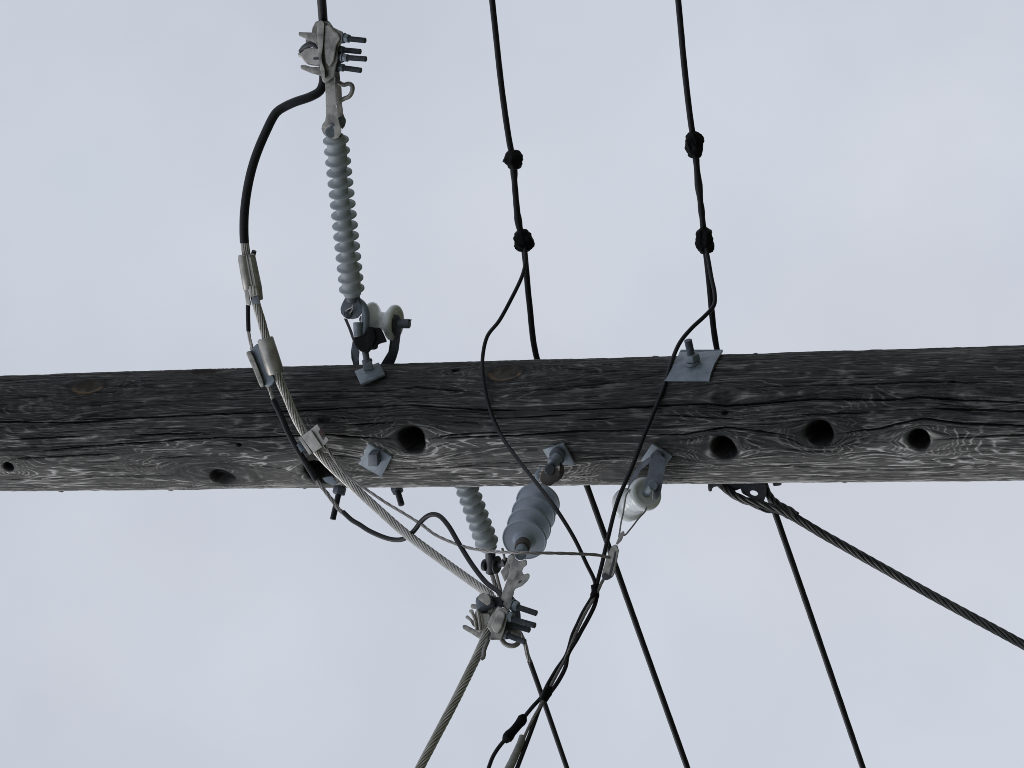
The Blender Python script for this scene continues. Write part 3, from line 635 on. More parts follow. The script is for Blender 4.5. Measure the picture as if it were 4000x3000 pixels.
build('seam', MB().tube([last + ax2 * .0045 + (K(7, 1370, 1330, 0) - K(7, 1285, 1520, 0)) * .75, last + ax2 * .0080 + (K(7, 1370, 1330, 0) - K(7, 1285, 1520, 0)) * .38], .0012, 6), M['polymer_blue'], bi)
fe0 = last + ax2 * .012; fe1 = at_r(*kp(8, 1225, 250), fe0, .095)
build('end_fitting', MB().cyl(fe0, fe0 + (fe1 - fe0) * .55, .0185, 28), M['brown'], bi)
build('end_fitting', MB().cyl(fe0 + (fe1 - fe0) * .5, fe1, .0145, 24), M['zinc'], bi)
back0 = P4 - ax2 * .022
build('clevis', MB().cyl(back0, back0 - ax2 * .03, .0195, 24).prism([K(7, x, yy, -.206) for x, yy in ((1510, 650), (1530, 540), (1590, 470), (1690, 440), (1775, 480), (1800, 580), (1750, 660), (1665, 730), (1555, 725))], F * .016)
      .prism([K(7, x, yy, -.165) for x, yy in ((1800, 390), (1850, 440), (1862, 530), (1830, 610), (1760, 670), (1680, 700), (1700, 640), (1780, 570), (1790, 480))], F * .014), M['brown'], bi, bevel=.004, seg=3)
build('clevis', MB().prism([K(7, x, yy, -.165) for x, yy in ((1420, 560), (1500, 470), (1560, 440), (1500, 530), (1495, 620), (1510, 680), (1450, 640))], F * .02), M['zinc'], bi, bevel=.003)
build('pin', MB().cyl(K(7, 1645, 495, -.216), K(7, 1645, 495, -.15), .0130), M['zinc_dark'], bi)
Pb4, nb4 = surf(*kp(7, 1800, 300))
eb = thing('eye_bolt', Pb4, 'eye bolt on a square washer plate holding the four shed insulator', 'bolt', 'bolts through the pole')
mbp, Pp, np_ = surf_plate(7, [(1548, 208), (1845, 122), (2005, 405), (1985, 440), (1700, 420), (1640, 370)], .006, .012)
build('washer_plate', mbp, M['zinc'], eb, bevel=.001)
build('collar', MB().cyl(Pp, K(7, 1745, 265, -.165), .0165).cyl(K(7, 1760, 275, -.16), K(7, 1745, 300, -.172), .019), M['zinc_dark'], eb)
build('shank', MB().cyl(K(7, 1770, 300, -.165), K(7, 1680, 410, -.185), .0145, 20), M['zinc'], eb)

# ------------------------------------------------------------------ small ribbed insulator behind
q0, q1 = K(7, 470, 795, .10), K(7, 738, 1535, .20); ax3 = (q1 - q0).normalized(); L3 = (q1 - q0).length
si = thing('strain_insulator', q0, 'small grey insulator with rounded ribs coming out from behind the pole', 'insulator', 'ribbed insulators')
pr = [(-.22, .010), (-.2, .017)]
for i in range(-4, 7):
    t_ = L3 * i / 6
    if i < 5: pr += [(t_ - .0105, .0175), (t_ - .006, .025), (t_ - .003, .0295), (t_, .0312), (t_ + .003, .0295), (t_ + .006, .025), (t_ + .0105, .0175)]
    else: pr += [(t_ - .0105, .0215), (t_ - .006, .027), (t_ - .003, .0305), (t_, .0318), (t_ + .003, .0305), (t_ + .006, .028), (t_ + .0105, .0225)]
pr += [(L3 + .022, .022), (L3 + .024, .015)]
build('shed_rod', MB().lathe(q0, ax3, pr, 40), M['polymer'], si, ang=60)
cdir = (K(8, 800, 500, .24) - K(8, 795, 215, .21))
build('clevis', MB().cyl(K(8, 795, 200, .21), K(8, 800, 505, .24), .0135, 20).cyl(K(8, 690, 390, .225), K(8, 745, 400, .225), .0155).cyl(K(8, 870, 390, .222), K(8, 905, 395, .222), .024), M['steel_dark'], si)
build('pin', MB().cyl(K(8, 890, 390, .22), K(8, 1010, 360, .21), .0085).lathe(K(8, 1005, 362, .21), K(8, 1050, 350, .205) - K(8, 1005, 362, .21), [(0, .014), (.008, .014)], 6), M['steel_dark'], si)

# ------------------------------------------------------------------ dead end clamp, picture bottom
c2 = thing('dead_end_clamp', K(8, 900, 1200, -.60), 'cast clamp with four bolts gripping the bare strand below the four shed insulator', 'clamp', 'dead end clamps')
ya = -.56
def y8(y): return -.535 - .055 * (y - 250) / 800
build('arm', MB().prism([K(8, x, yy, y8(yy)) for x, yy in ((1038, 330), (1045, 270), (1085, 242), (1135, 232), (1150, 300), (1205, 342), (1260, 330), (1300, 312), (1325, 345), (1322, 395), (1275, 430), (1252, 480), (1268, 535), (1300, 530), (1335, 514), (1362, 535), (1358, 580), (1330, 625), (1250, 700), (1160, 735), (1140, 765), (1128, 830), (1098, 920), (1062, 1052), (1000, 1012), (940, 900), (968, 790), (1030, 620), (1060, 520), (1082, 400))], F * .016), M['alu'], c2, bevel=.004, seg=3)
build('arm', MB().prism([K(8, x, yy, y8(yy) + .035) for x, yy in ((940, 490), (985, 440), (1010, 390), (1040, 330), (1075, 360), (1078, 470), (1040, 590), (1000, 640))], F * .012), M['alu'], c2, bevel=.003)
build('slot', MB().prism([K(8, x, yy, y8(yy) - .0015) for x, yy in ((1185, 655), (1205, 625), (1240, 615), (1225, 640))], F * .004), M['steel_dark'], c2)
build('body', plate_mb(8, [(900, 990), (950, 1008), (1050, 1065), (1042, 1150), (1025, 1240), (980, 1400), (950, 1482), (870, 1475), (800, 1480), (770, 1440), (805, 1405), (795, 1350), (742, 1290), (765, 1200), (800, 1130), (850, 1070)], -.618, .045), M['alu'], c2, bevel=.009, seg=4)
build('saddle', plate_mb(8, [(612, 1010), (640, 1062), (700, 1085), (775, 1085), (800, 1130), (745, 1285), (700, 1330), (645, 1378), (590, 1345), (575, 1250), (545, 1150), (575, 1080)], -.605, .045), M['alu'], c2, bevel=.006, seg=3)
build('boss', plate_mb(8, [(910, 1030), (1010, 1080), (1000, 1180), (960, 1300), (900, 1400), (840, 1360), (800, 1270), (830, 1170)], -.627, .03), M['alu'], c2, bevel=.009, seg=4)
rbm = MB().tube(spline([K(8, 612, 1020, -.612), K(8, 640, 1180, -.614), K(8, 655, 1330, -.612)], .006), .0042, 8).tube(spline([K(8, 530, 1080, -.606), K(8, 570, 1180, -.608), K(8, 600, 1330, -.606)], .006), .004, 8)
build('rib', rbm, M['alu'], c2)
kc = K(8, 725, 955, -.60); kax = (K(8, 690, 850, -.585) - K(8, 735, 1010, -.615)).normalized()
build('keeper', MB().lathe(K(8, 735, 1040, -.602), (K(8, 690, 850, -.590) - K(8, 735, 1040, -.602)), [(0, .012), (.001, .0225), (.012, .024), (.013, .021), (.026, .021), (.034, .018), (.036, .01)], 28), M['zinc_dark'], c2)
build('keeper', plate_mb(8, [(612, 860), (640, 812), (700, 800), (760, 820), (800, 880), (800, 960), (750, 985), (680, 940), (630, 890)], -.622, .02), M['alu'], c2, bevel=.004)
build('inner_block', plate_mb(8, [(780, 835), (940, 870), (995, 1005), (900, 992), (800, 1120), (700, 1085), (800, 960)], -.585, .03), M['steel_dark'], c2, bevel=.003)
for pts, yy_ in (([(520, 958), (590, 962), (605, 1030), (510, 1020), (508, 990)], -.585), ([(485, 1042), (545, 1038), (560, 1100), (495, 1090)], -.588), ([(432, 1135), (470, 1122), (520, 1170), (575, 1230), (575, 1290), (545, 1280), (500, 1200), (440, 1165)], -.59),
                 ([(390, 1280), (405, 1262), (445, 1265), (570, 1330), (700, 1320), (770, 1430), (790, 1482), (700, 1465), (630, 1455), (520, 1385), (400, 1315)], -.60)):
    build('lug', plate_mb(8, pts, yy_, .022), M['alu'], c2, bevel=.003)
for a, b_, n_, nr, dy in (((1110, 975), (1462, 1092), (1160, 985), .0125, 0), ((1060, 1160), (1442, 1268), (1085, 1140), .0125, -.012), ((1030, 1240), (1362, 1332), (1050, 1265), .011, .015), ((1000, 1390), (1300, 1505), (1020, 1390), .0135, -.006)):
    bolt(c2, 8, a, b_, -.595 + dy, .0073, 'zinc_dark', n_, nr, .014, nmat='zinc_dark' if nr != .0125 else 'zinc')
build('flange', plate_mb(8, [(1020, 1285), (1120, 1290), (1205, 1308), (1235, 1365), (1242, 1420), (1225, 1450), (1120, 1420), (1060, 1350)], -.575, .02), M['alu'], c2, bevel=.003)
build('flange', plate_mb(8, [(1075, 880), (1130, 850), (1150, 890), (1210, 925), (1205, 1010), (1230, 1100), (1235, 1190), (1120, 1190), (1095, 1060)], -.575, .02), M['zinc_dark'], c2, bevel=.003)
build('ear', MB().tube(spline([K(8, 960, 1470, -.59), K(8, 1005, 1530, -.59), K(8, 1090, 1560, -.585), K(8, 1165, 1545, -.58), K(8, 1205, 1500, -.575), K(8, 1190, 1450, -.575)], .004), .0062, 10), M['alu'], c2)

# ------------------------------------------------------------------ black wire held by the small insulator
nw = thing('line_wire', K(8, 860, 700, .26), 'black wire running down behind the lower clamp to the bottom edge, bare at its top', 'wire', 'black wires passing the pole')
q = [K(8, 805, 490, .24), K(8, 850, 640, .25), K(8, 910, 800, .262), K(8, 1010, 1000, .28), K(8, 1130, 1210, .30), K(8, 1250, 1430, .32), K(8, 1300, 1560, .335), K(11, 960, 30, .35), K(11, 1000, 140, .36)]
build('bare_strand', MB().strands(spline(q, .006), .0062, 6, .09), M['strand_dull'], nw)
build('bare_strand', MB().tube(spline([K(8, 870, 480, .235), K(8, 905, 620, .25), K(8, 950, 780, .26)], .01), .0042, 8), M['strand_dull'], nw)
build('bare_strand', MB().tube(spline([K(8, 965, 150, .2), K(8, 990, 260, .2), K(8, 1005, 330, .2)], .01), .0035, 8), M['strand_dull'], nw)
e0, e1 = K(11, 990, 115, .358), K(11, 1528, 1659, .62); dv = (e1 - e0).normalized()
build('sheath', MB().tube(spline([e0, K(11, 1120, 480, .42), e1, e1 + dv * 2, e1 + dv * 20 + Vector((0, 0, .4))], .05), .0068, 12), M['sheath'], nw)

# ------------------------------------------------------------------ two black cables that pass behind the pole
def cable(up, low, rad, label, rseq):
    o = thing('line_wire', up[-1], label, 'wire', 'black wires passing the pole')
    d0 = (up[0] - up[1]).normalized(); d1 = (low[-1] - low[-2]).normalized()
    pts = [up[0] + d0 * 16, up[0] + d0 * 2] + up + low + [low[-1] + d1 * 2, low[-1] + d1 * 20 + Vector((0, 0, .4))]
    path = spline(pts, .012); rr = []
    ya, yb2 = rseq
    for p in path:
        k = 1.0
        q_ = (p - CAM); px_ = FPX * q_.dot(UV_) / q_.dot(F); py_ = 1500 - px_
        if ya < py_ < yb2: k = 1.0 + .38 * mnoise.noise(p * 30) + .06
        rr.append(rad * k * (1 + .04 * mnoise.noise(p * 30)))
    build('sheath', MB().tube(path, rr, 14, wob=.05), M['sheath'], o)
    return o
def lump(name, label, px, py, y, r, ell, seed, ax_, parent=None):
    P = at(px, py, y); ax_ = ax_.normalized(); u = ax_.orthogonal().normalized(); v = ax_.cross(u); m = MB(); n, k = 40, 26; rs = []
    for i in range(k + 1):
        a = math.pi * i / k; ring = []
        for j in range(n):
            b_ = 2 * math.pi * j / n
            d_ = Vector((math.cos(a) * 1.0, math.sin(a) * math.cos(b_), math.sin(a) * math.sin(b_)))
            q_ = 1 + .30 * mnoise.noise(d_ * 1.7 + Vector((seed, 0, 0))) + .11 * abs(mnoise.noise(d_ * 3.6 + Vector((0, seed, 0)))) * 2 - .05
            q_ += .05 * mnoise.noise(d_ * 5 + Vector((seed, 5, 0)))
            # folded tape tab
            q_ += .16 * max(0, 1 - ((d_.x - .1) / .28) ** 2) * max(0, 1 - ((b_ - 1.2 - seed % 3) / .4) ** 2)
            q_ += .13 * max(0, 1 - ((d_.x + .2) / .25) ** 2) * max(0, 1 - ((b_ - 4.3) / .45) ** 2)
            sh_ = max(math.sin(a), .02)
            ring.append(P + ax_ * (math.cos(a) * r * ell * (1 + .1 * (q_ - 1))) + (u * math.cos(b_) + v * math.sin(b_)) * (r * sh_ ** .8 * q_))
        rs.append(ring)
    m.rings(rs)
    o = build(name, m, M['tape'], parent)
    return tag(o, label, 'tape splice', 'taped lumps on the black wires')
c1u = [D(1063, 0, -.03), D(1085, 200, .03), D(1101, 310, .06), D(1108, 345, .068), D(1112, 400, .085), D(1120, 480, .11), D(1131, 530, .125), D(1143, 650, .155), D(1160, 775, .19)]
c1l = [D(1205, 880, .22), D(1268, 1050, .27), D(1380, 1365, .42), D(1485, 1659, .56)]
cable(c1u, c1l, .0078, 'black wire through two tape lumps, passing behind the pole near its middle', (640, 900))
c2u = [D(1465, 0, -.03), D(1480, 160, .02), D(1492, 262, .05), D(1500, 313, .065), D(1509, 400, .09), D(1517, 470, .11), D(1522, 520, .125), D(1530, 590, .145), D(1551, 765, .19)]
c2l = [D(1600, 900, .22), D(1668, 1090, .27), D(1765, 1370, .42), D(1864, 1659, .56)]
cable(c2u, c2l, .0078, 'black wire through two tape lumps, passing behind the guy strand', (620, 900))
lump('tape_splice', 'rounder upper black tape lump on the wire left of the pair', *[v * d2s for v in (1110, 345)], .062, .0235, 1.12, 1.0, c1u[4] - c1u[2])
lump('tape_splice', 'lower black tape lump where the left thin drop wire branches off', *[v * d2s for v in (1131, 520)], .118, .0245, 1.25, 6.3, c1u[6] - c1u[5])
lump('tape_splice', 'upper black tape lump on the right hand wire of the pair', *[v * d2s for v in (1500, 313)], .06, .0230, 1.55, 31.7, c2u[4] - c2u[2])
lump('tape_splice', 'lower black tape lump where the right thin drop wire branches off', *[v * d2s for v in (1522, 520)], .118, .0242, 1.42, 43.4, c2u[6] - c2u[5])

# ------------------------------------------------------------------ service drop: two thin black wires and a bare messenger
da = thing('drop_wire', D(1045, 780, -.1), 'thin black drop wire curving left over the pole between the long insulator and the knot', 'wire', 'service drop wires')
yA = -.36
q = [D(1133, 530, .11), K(14, 935, 790, .095), K(14, 915, 920, .08), K(14, 870, 1060, .06), K(14, 740, 1330, .03), K(14, 560, 1659, -.01), D(1052, 728, -.075), D(1043, 768, -.10), D(1043, 808, -.13), D(1054, 870, -.165), D(1078, 932, -.19), D(1118, 992, -.25), D(1160, 1045, -.315), D(1205, 1105, -.365), D(1240, 1162, -.375), D(1266, 1216, -.372), D(1286, 1262, -.368),
     K(10, 615, 1010, -.37), K(10, 560, 1110, -.38), K(10, 470, 1260, -.39), K(10, 390, 1430, -.41), K(10, 320, 1580, -.43), K(11, 1520, 30, -.45), K(11, 1380, 240, -.475), K(11, 1250, 460, -.50), K(11, 1160, 640, -.515), K(11, 1050, 760, -.53), K(11, 930, 905, -.545), K(11, 780, 1100, -.565), K(11, 640, 1250, -.58), K(11, 540, 1370, -.59), K(11, 460, 1500, -.60), K(11, 400, 1659, -.62)]
dv = (q[-1] - q[-2]).normalized(); q += [q[-1] + dv * .3, q[-1] + Vector((-3, -1.6, -.6))]
build('sheath', MB().tube(spline(q, .008), .0050, 12), M['sheath'], da)
db = thing('drop_wire', D(1440, 820, -.15), 'thin black drop wire crossing the pole beside the curved steel plate', 'wire', 'service drop wires')
q = [D(1524, 530, .11), D(1531, 565, .09), D(1537, 600, .07), D(1544, 635, .05), D(1542, 660, .03), D(1522, 683, .01), D(1495, 708, -.015), D(1470, 738, -.045), D(1452, 778, -.09), D(1438, 825, -.13), D(1420, 872, -.165), D(1395, 932, -.19), D(1364, 1012, -.22), D(1335, 1080, -.26), D(1312, 1168, -.32), D(1300, 1220, -.35), K(10, 668, 880, -.368),
     K(10, 668, 1010, -.375), K(10, 640, 1150, -.385), K(10, 545, 1350, -.40), K(10, 450, 1520, -.42), K(10, 375, 1659, -.44), K(11, 1545, 20, -.452), K(11, 1510, 200, -.47), K(11, 1410, 400, -.495), K(11, 1290, 570, -.515), K(11, 1190, 690, -.53), K(11, 1130, 810, -.54), K(11, 1050, 1030, -.56), K(11, 945, 1310, -.59), K(11, 812, 1659, -.63)]
dv = (q[-1] - q[-2]).normalized(); q += [q[-1] + dv * .3, q[-1] + Vector((-3, -1.5, -.5))]
build('sheath', MB().tube(spline(q, .008), [.0052] * 0 or .0053, 12), M['sheath'], db)
dm = thing('messenger_wire', K(10, 600, 1100, -.38), 'bare grey messenger wire laid between the two joined black drop wires', 'wire')
q = [K(10, 790, 745, -.362), K(10, 740, 830, -.366), K(10, 695, 930, -.374), K(10, 650, 1020, -.385), K(10, 610, 1090, -.393), K(10, 520, 1240, -.403), K(10, 440, 1400, -.418), K(10, 340, 1625, -.44), K(11, 1520, 60, -.457), K(11, 1420, 240, -.476), K(11, 1310, 450, -.503), K(11, 1210, 650, -.528), K(11, 1130, 790, -.545), K(11, 1050, 930, -.558), K(11, 970, 1090, -.572), K(11, 920, 1200, -.585), K(11, 880, 1290, -.592)]
build('bare_strand', MB().strands(spline(q, .006), .0040, 6, .09), M['strand_dull'], dm)
q = [K(11, 888, 1205, -.588), K(11, 860, 1300, -.60), K(11, 800, 1440, -.615), K(11, 700, 1659, -.645)]
dv = (q[-1] - q[-2]).normalized(); q += [q[-1] + dv * .4]
sl = spline(q, .006)
build('sleeve', MB().tube(sl, [.0085 + .0035 * min(1, i / 25) for i in range(len(sl))], 14, wob=.09), M['grey_sleeve'], dm)
def wrap(name, label, path, rads, seed, mt='tape'):
    p = spline(path, .004); r_ = []
    for i in range(len(p)):
        t_ = i / (len(p) - 1) * (len(rads) - 1); a = int(min(t_, len(rads) - 2)); r_.append(rads[a] + (rads[a + 1] - rads[a]) * (t_ - a))
    return tag(build(name, MB().tube(p, r_, 18, wob=.14), M[mt], None), label, 'tape')
wrap('tape_wrap', 'black tape binding the two drop wires where they meet below the spool', [K(10, 650, 885, -.367), K(10, 648, 960, -.374), K(10, 632, 1050, -.383), K(10, 600, 1110, -.388)], [.0115, .0105, .010, .0115, .011, .0085], 1)
wrap('tape_wrap', 'black tape binding the drop wires where they part near the bottom edge', [K(11, 1285, 500, -.508), K(11, 1225, 610, -.52), K(11, 1180, 700, -.53)], [.010, .0125, .0115, .009], 2)
sp2 = wrap('splice_sleeve', 'lumpy black splice on the drop wire near the bottom edge', [K(11, 925, 895, -.544), K(11, 890, 945, -.548), K(11, 860, 1000, -.552), K(11, 800, 1070, -.56), K(11, 740, 1140, -.567), K(11, 690, 1200, -.573), K(11, 650, 1250, -.578), K(11, 625, 1285, -.581)], [.005, .0118, .0125, .0112, .0108, .0112, .0118, .0135, .0138, .006], 3)
sp2['category'] = 'splice'

# ------------------------------------------------------------------ lower spool insulator with its strap clevis
lp = thing('spool_insulator', surf(*kp(9, 1180, 300))[0], 'white porcelain spool in a strap clevis with a thin wire bail round it', 'insulator', 'porcelain spool insulators')
mbp, Pp, np_ = surf_plate(9, [(1092, 128), (1385, 308), (1370, 335), (1300, 420), (1180, 440), (930, 372)], .006, .010)
build('washer_plate', mbp, M['zinc'], lp, bevel=.001)
build('bolt_head', MB().cyl(K(9, 1190, 330, -.13), K(9, 1160, 330, -.165), .017), M['zinc_dark'], lp)
build('clevis_strap', MB().prism([K(9, x, yy, y_) for x, yy, y_ in ((1080, 292, -.165), (1130, 268, -.165), (1210, 280, -.165), (1280, 330, -.168), (1300, 420, -.173), (1275, 540, -.18), (1250, 660, -.188), (1228, 800, -.197), (1200, 880, -.202), (1160, 930, -.206), (1105, 918, -.206), (1030, 800, -.198), (968, 722, -.193), (1030, 580, -.184), (1058, 430, -.174))], F * .007), M['zinc_dark'], lp, bevel=.0016)
build('clevis_strap', MB().prism([K(9, x, yy, y_) for x, yy, y_ in ((1085, 300, -.15), (1000, 350, -.14), (930, 400, -.135), (840, 520, -.13), (770, 670, -.13), (735, 800, -.135), (800, 820, -.14), (860, 640, -.135), (930, 500, -.14), (1060, 400, -.15))], F * .007), M['zinc_dark'], lp, bevel=.0016)
SA, SB = K(9, 712, 1026, -.105), K(9, 1030, 826, -.172)
spo, sax = spool(lp, SA, SB, .0430, .0285, .012)
build('pin', MB().cyl(SB - sax * .01, K(9, 1110, 740, -.215), .0105).cyl(K(9, 1108, 720, -.205), K(9, 1104, 722, -.217), .0125), M['zinc'], lp)
build('cotter', MB().tube(spline([K(9, 1080, 770, -.214), K(9, 1075, 830, -.215)], .003), .0022, 8).tube(spline([K(9, 1112, 800, -.214), K(9, 1112, 920, -.216)], .003), .0018, 8), M['alu_clean'], lp)
build('pin_tail', MB().cyl(SA - sax * .03, SA, .017, r2=.02), M['zinc_dark'], lp)

wd = thing('wedge_clamp', K(10, 880, 550, -.37), 'small grey wedge clamp hung by a thin wire bail below the lower spool', 'clamp')
bb = spline([K(10, 1040, 150, -.335), K(9, 700, 1440, -.33), K(9, 800, 1330, -.30), K(9, 900, 1200, -.26), K(9, 985, 1110, -.22), K(9, 1012, 1055, -.19), K(9, 990, 1030, -.15), K(9, 900, 980, -.11)], .006)
build('bail', MB().tube(bb, .0021, 8), M['strand_dull'], wd)
bb = spline([K(10, 985, 170, -.337), K(9, 625, 1420, -.33), K(9, 650, 1250, -.29), K(9, 675, 1150, -.255), K(9, 700, 990, -.215), K(9, 728, 850, -.20), K(9, 770, 795, -.20), K(9, 830, 760, -.17)], .006)
build('bail', MB().tube(bb, .0021, 8), M['strand_dull'], wd)
build('tail', plate_mb(10, [(1000, 130), (1040, 92), (1062, 92), (1070, 130), (1052, 165), (1030, 225), (965, 290), (942, 275), (985, 170)], -.342, .006), M['strand_dull'], wd, bevel=.0016)
build('body', plate_mb(10, [(905, 295), (935, 286), (968, 292), (988, 372), (975, 450), (965, 500), (962, 540), (925, 700), (902, 752), (850, 785), (808, 800), (765, 795), (738, 745), (760, 650), (785, 560), (815, 470), (845, 400), (872, 335)], -.37, .02), M['alu'], wd, bevel=.005, seg=3)
build('slot', plate_mb(10, [(925, 390), (945, 380), (925, 520), (895, 640), (868, 735), (838, 735), (870, 610), (905, 480)], -.3712, .008), M['steel_dark'], wd, bevel=.001)
build('wedge', plate_mb(10, [(738, 745), (770, 690), (790, 700), (850, 742), (900, 745), (850, 785), (808, 800), (762, 792)], -.3725, .016), M['steel_dark'], wd, bevel=.002)

# ------------------------------------------------------------------ square washer with bolt head on the pole face
wp = thing('washer_plate', surf(*kp(6, 1340, 730))[0], 'square washer plate with chipped edge and square bolt head near the knot hole', 'bolt', 'bolts through the pole')
mbp, Pp, np_ = surf_plate(6, [(1242, 488), (1340, 545), (1470, 618), (1588, 682), (1512, 828), (1436, 972), (1360, 930), (1225, 858), (1160, 815), (1098, 782), (1140, 735), (1135, 690), (1190, 650), (1180, 590), (1215, 560)], .006, .010)
build('plate', mbp, M['zinc'], wp, bevel=.001)
mbp, P_, n_ = surf_plate(6, [(1240, 655), (1372, 650), (1385, 825), (1240, 822)], .022, .030)
build('bolt_head', mbp, M['zinc_dark'], wp, bevel=.003)

# ------------------------------------------------------------------ bolt ends sticking out under the pole
def endbolt(a, b_, nutp, nr, nh, yy, r, label, plate=None):
    t_ = thing('bolt_end', K(6, nutp[0], nutp[1], yy), label, 'bolt', 'bolts through the pole')
    A = K(6, nutp[0] * 2 - (nutp[0] + b_[0]) / 2, nutp[1] - 60, yy); Bq = K(6, b_[0], b_[1], yy - .02); ax_ = (Bq - K(6, nutp[0], nutp[1], yy)).normalized()
    N = K(6, nutp[0], nutp[1], yy)
    build('shank', MB().thread(N - ax_ * .05, Bq, r), M['steel_dark'], t_)
    build('nut', MB().hexnut(N - ax_ * nh * .5, ax_, nr, nh, 6, .5), M['zinc_dark'], t_, bevel=.001)
    if plate:
        mb3 = MB().prism([K(6, x, y, yy - .03) for x, y in plate], F * .006); build('washer_plate', mb3, M['zinc'], t_, bevel=.001)
    return t_
endbolt((800, 1230), (736, 1585), (832, 1165), .0175, .021, -.045, .0083, 'long bolt end with nut and blue grey plate beside the jumper at the pole edge', [(585, 985), (660, 965), (730, 958), (800, 1045), (765, 1092), (700, 1075), (630, 1040)])
endbolt((1690, 1200), (1728, 1372), (1662, 1150), .0165, .016, .02, .0083, 'shorter dark bolt end with nut below the square washer plate')
nb = thing('bolt_end', K(12, 1240, 330, .04), 'tiny bolt nub at the pole edge right of the guy hook', 'bolt', 'bolts through the pole')
build('nut', MB().prism(outl(12, [(1172, 300), (1305, 296), (1302, 345), (1275, 358), (1190, 366)], .04), F * .025), M['steel_dark'], nb, bevel=.002)

# ------------------------------------------------------------------ curved plate with nut, picture upper right
cp = thing('curved_washer', surf(*kp(13, 740, 650))[0], 'large curved blue grey washer plate with nut and bolt end on the pole', 'bolt', 'bolts through the pole')
m = MB(); NX, NY = 26, 30; g1 = []; g2 = []
for j in range(NY + 1):
    v = j / NY
    yl = 478 + (900 - 478) * v; lx = 590 + (365 - 590) * (v ** 1.0) ; rx = 1192 + (1012 - 1192) * (1 - (1 - v) ** 1.5)
    for i in range(NX + 1):
        u = i / NX; x = lx + (rx - lx) * u
        bumpv = math.exp(-((v - .46) / .07) ** 2) * (.5 + .5 * (1 if u < .45 else .6))
        p, n_ = surf(*kp(13, x, yl), .007 + .0028 * bumpv + .004 * math.exp(-((v - .2) / .18) ** 2) * 0)
        if v < .12: p = p + n_ * .002
        g1.append(p); g2.append(p - n_ * .006)
W1 = NX + 1; nn_ = W1 * (NY + 1); fs = []
for j in range(NY):
    for i in range(NX):
        a = j * W1 + i; fs.append((a, a + 1, a + W1 + 1, a + W1)); fs.append((nn_ + a, nn_ + a + W1, nn_ + a + W1 + 1, nn_ + a + 1))
for i in range(NX):
    a, b_ = i, NY * W1 + i; fs.append((a, nn_ + a, nn_ + a + 1, a + 1)); fs.append((b_, b_ + 1, nn_ + b_ + 1, nn_ + b_))
for j in range(NY):
    a, b_ = j * W1, j * W1 + NX; fs.append((a, a + W1, nn_ + a + W1, nn_ + a)); fs.append((b_, nn_ + b_, nn_ + b_ + W1, b_ + W1))
m.add(g1 + g2, fs); build('plate', m, M['zinc'], cp)
B0, bn = surf(*kp(13, 770, 660)); B1 = K(13, 690, 285, B0.y - .03)
bax = (B1 - B0).normalized(); B0q = B0 + bax * .004
build('washer', MB().cyl(B0q, B0q + bax * .009, .0195), M['zinc'], cp)
build('nut', MB().hexnut(B0q + bax * .010, bax, .0215, .019, 6, .9), M['zinc'], cp, bevel=.0015)
build('shank', MB().thread(B0q + bax * .02, B1, .0100), M['zinc_dark'], cp)

# ------------------------------------------------------------------ guy hook plate and guy strand
gh = thing('guy_hook', K(12, 700, 330, .05), 'dark steel guy hook plate with a round hole under the pole edge', 'bracket')
yg = .045
ho = [(680, 300), (1078, 300), (1086, 470), (1062, 540), (1040, 605), (900, 560), (735, 470)]
m = MB(); hole = [(905 + 58 * math.cos(a), 465 + 36 * math.sin(a) + 12 * math.cos(a)) for a in [2 * math.pi * i / 28 for i in range(28)]]
oo = []
cxh, cyh = 905, 465
for hx, hy in hole:      # outline point in the same direction as each hole point
    dx, dy = hx - cxh, hy - cyh; best = None
    for i in range(len(ho)):
        x1, y1 = ho[i]; x2, y2 = ho[(i + 1) % len(ho)]; ex, ey = x2 - x1, y2 - y1; den = dx * ey - dy * ex
        if abs(den) < 1e-9: continue
        tt = ((x1 - cxh) * ey - (y1 - cyh) * ex) / den; uu = ((x1 - cxh) * dy - (y1 - cyh) * dx) / den
        if tt > 0 and -1e-6 <= uu <= 1 + 1e-6 and (best is None or tt < best): best = tt
    oo.append((cxh + dx * best, cyh + dy * best))
hn = len(hole); a_ = [K(12, x, y, yg) for x, y in hole]; b_ = [K(12, x, y, yg) for x, y in oo]; tv = F * .009
vs = a_ + b_ + [p + tv for p in a_] + [p + tv for p in b_]; fs = []
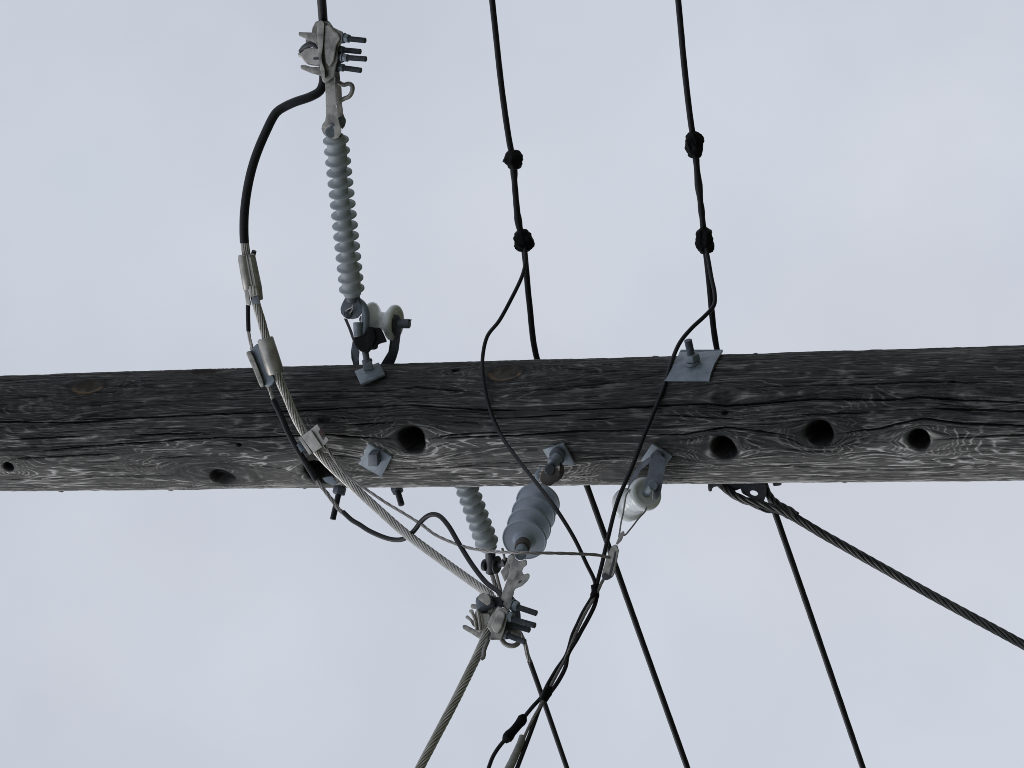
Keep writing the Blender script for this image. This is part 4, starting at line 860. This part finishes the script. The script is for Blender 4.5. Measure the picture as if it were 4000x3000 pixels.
for i in range(hn):
    j = (i + 1) % hn
    fs += [(i, j, hn + j, hn + i), (2 * hn + i, 3 * hn + i, 3 * hn + j, 2 * hn + j), (i, 2 * hn + i, 2 * hn + j, j), (hn + i, hn + j, 3 * hn + j, 3 * hn + i)]
m.add(vs, fs); build('plate', m, M['steel_dark'], gh)
build('hook', plate_mb(12, [(245, 290), (760, 290), (720, 400), (640, 430), (540, 450), (470, 446), (440, 385), (385, 368), (330, 378), (302, 400), (300, 435), (275, 446), (252, 436), (245, 390)], .05, .02), M['steel_dark'], gh, bevel=.003)
gy = thing('guy_strand', K(12, 1500, 830, .05), 'dark twisted guy strand running from the hook to the right edge', 'guy wire')
gd_end = at(4000, 2520, .05)
gdir = (gd_end - K(12, 1700, 940, .035)).normalized()
main = [K(12, 1240, 690, .025), K(12, 1400, 765, .028), K(12, 1600, 880, .032), K(12, 1900, 1060, .036), K(12, 2150, 1200, .04), at(3640, 2325, .045), gd_end]
build('grip', MB().strands(spline(main + [gd_end + gdir * .5], .007), .0116, 7, .19), M['guy'], gy)
build('strand', MB().tube(spline([gd_end + gdir * .5, gd_end + gdir * 5, gd_end + gdir * 10.5], .4), .0112, 8), M['guy'], gy)
l1 = spline([K(12, 420, 330, .07), K(12, 520, 420, .045), K(12, 640, 505, .03), K(12, 780, 570, .024), K(12, 920, 605, .02), K(12, 1080, 650, .02), K(12, 1240, 700, .024), K(12, 1420, 790, .028)], .006)
build('loop_leg', MB().strands(l1, .0105, 5, .16), M['guy'], gy)
l2 = spline([K(12, 1060, 380, .075), K(12, 1110, 480, .065), K(12, 1190, 575, .05), K(12, 1290, 650, .036), K(12, 1420, 715, .028), K(12, 1520, 790, .028)], .006)
build('loop_leg', MB().strands(l2, .0098, 5, .13), M['guy'], gy)
l3 = spline([K(12, 560, 440, .05), K(12, 720, 560, .03), K(12, 880, 630, .024), K(12, 1000, 690, .024), K(12, 1120, 725, .026), K(12, 1240, 720, .028), K(12, 1400, 740, .03)], .006)
build('loop_leg', MB().strands(l3, .0058, 3, .12), M['guy'], gy)
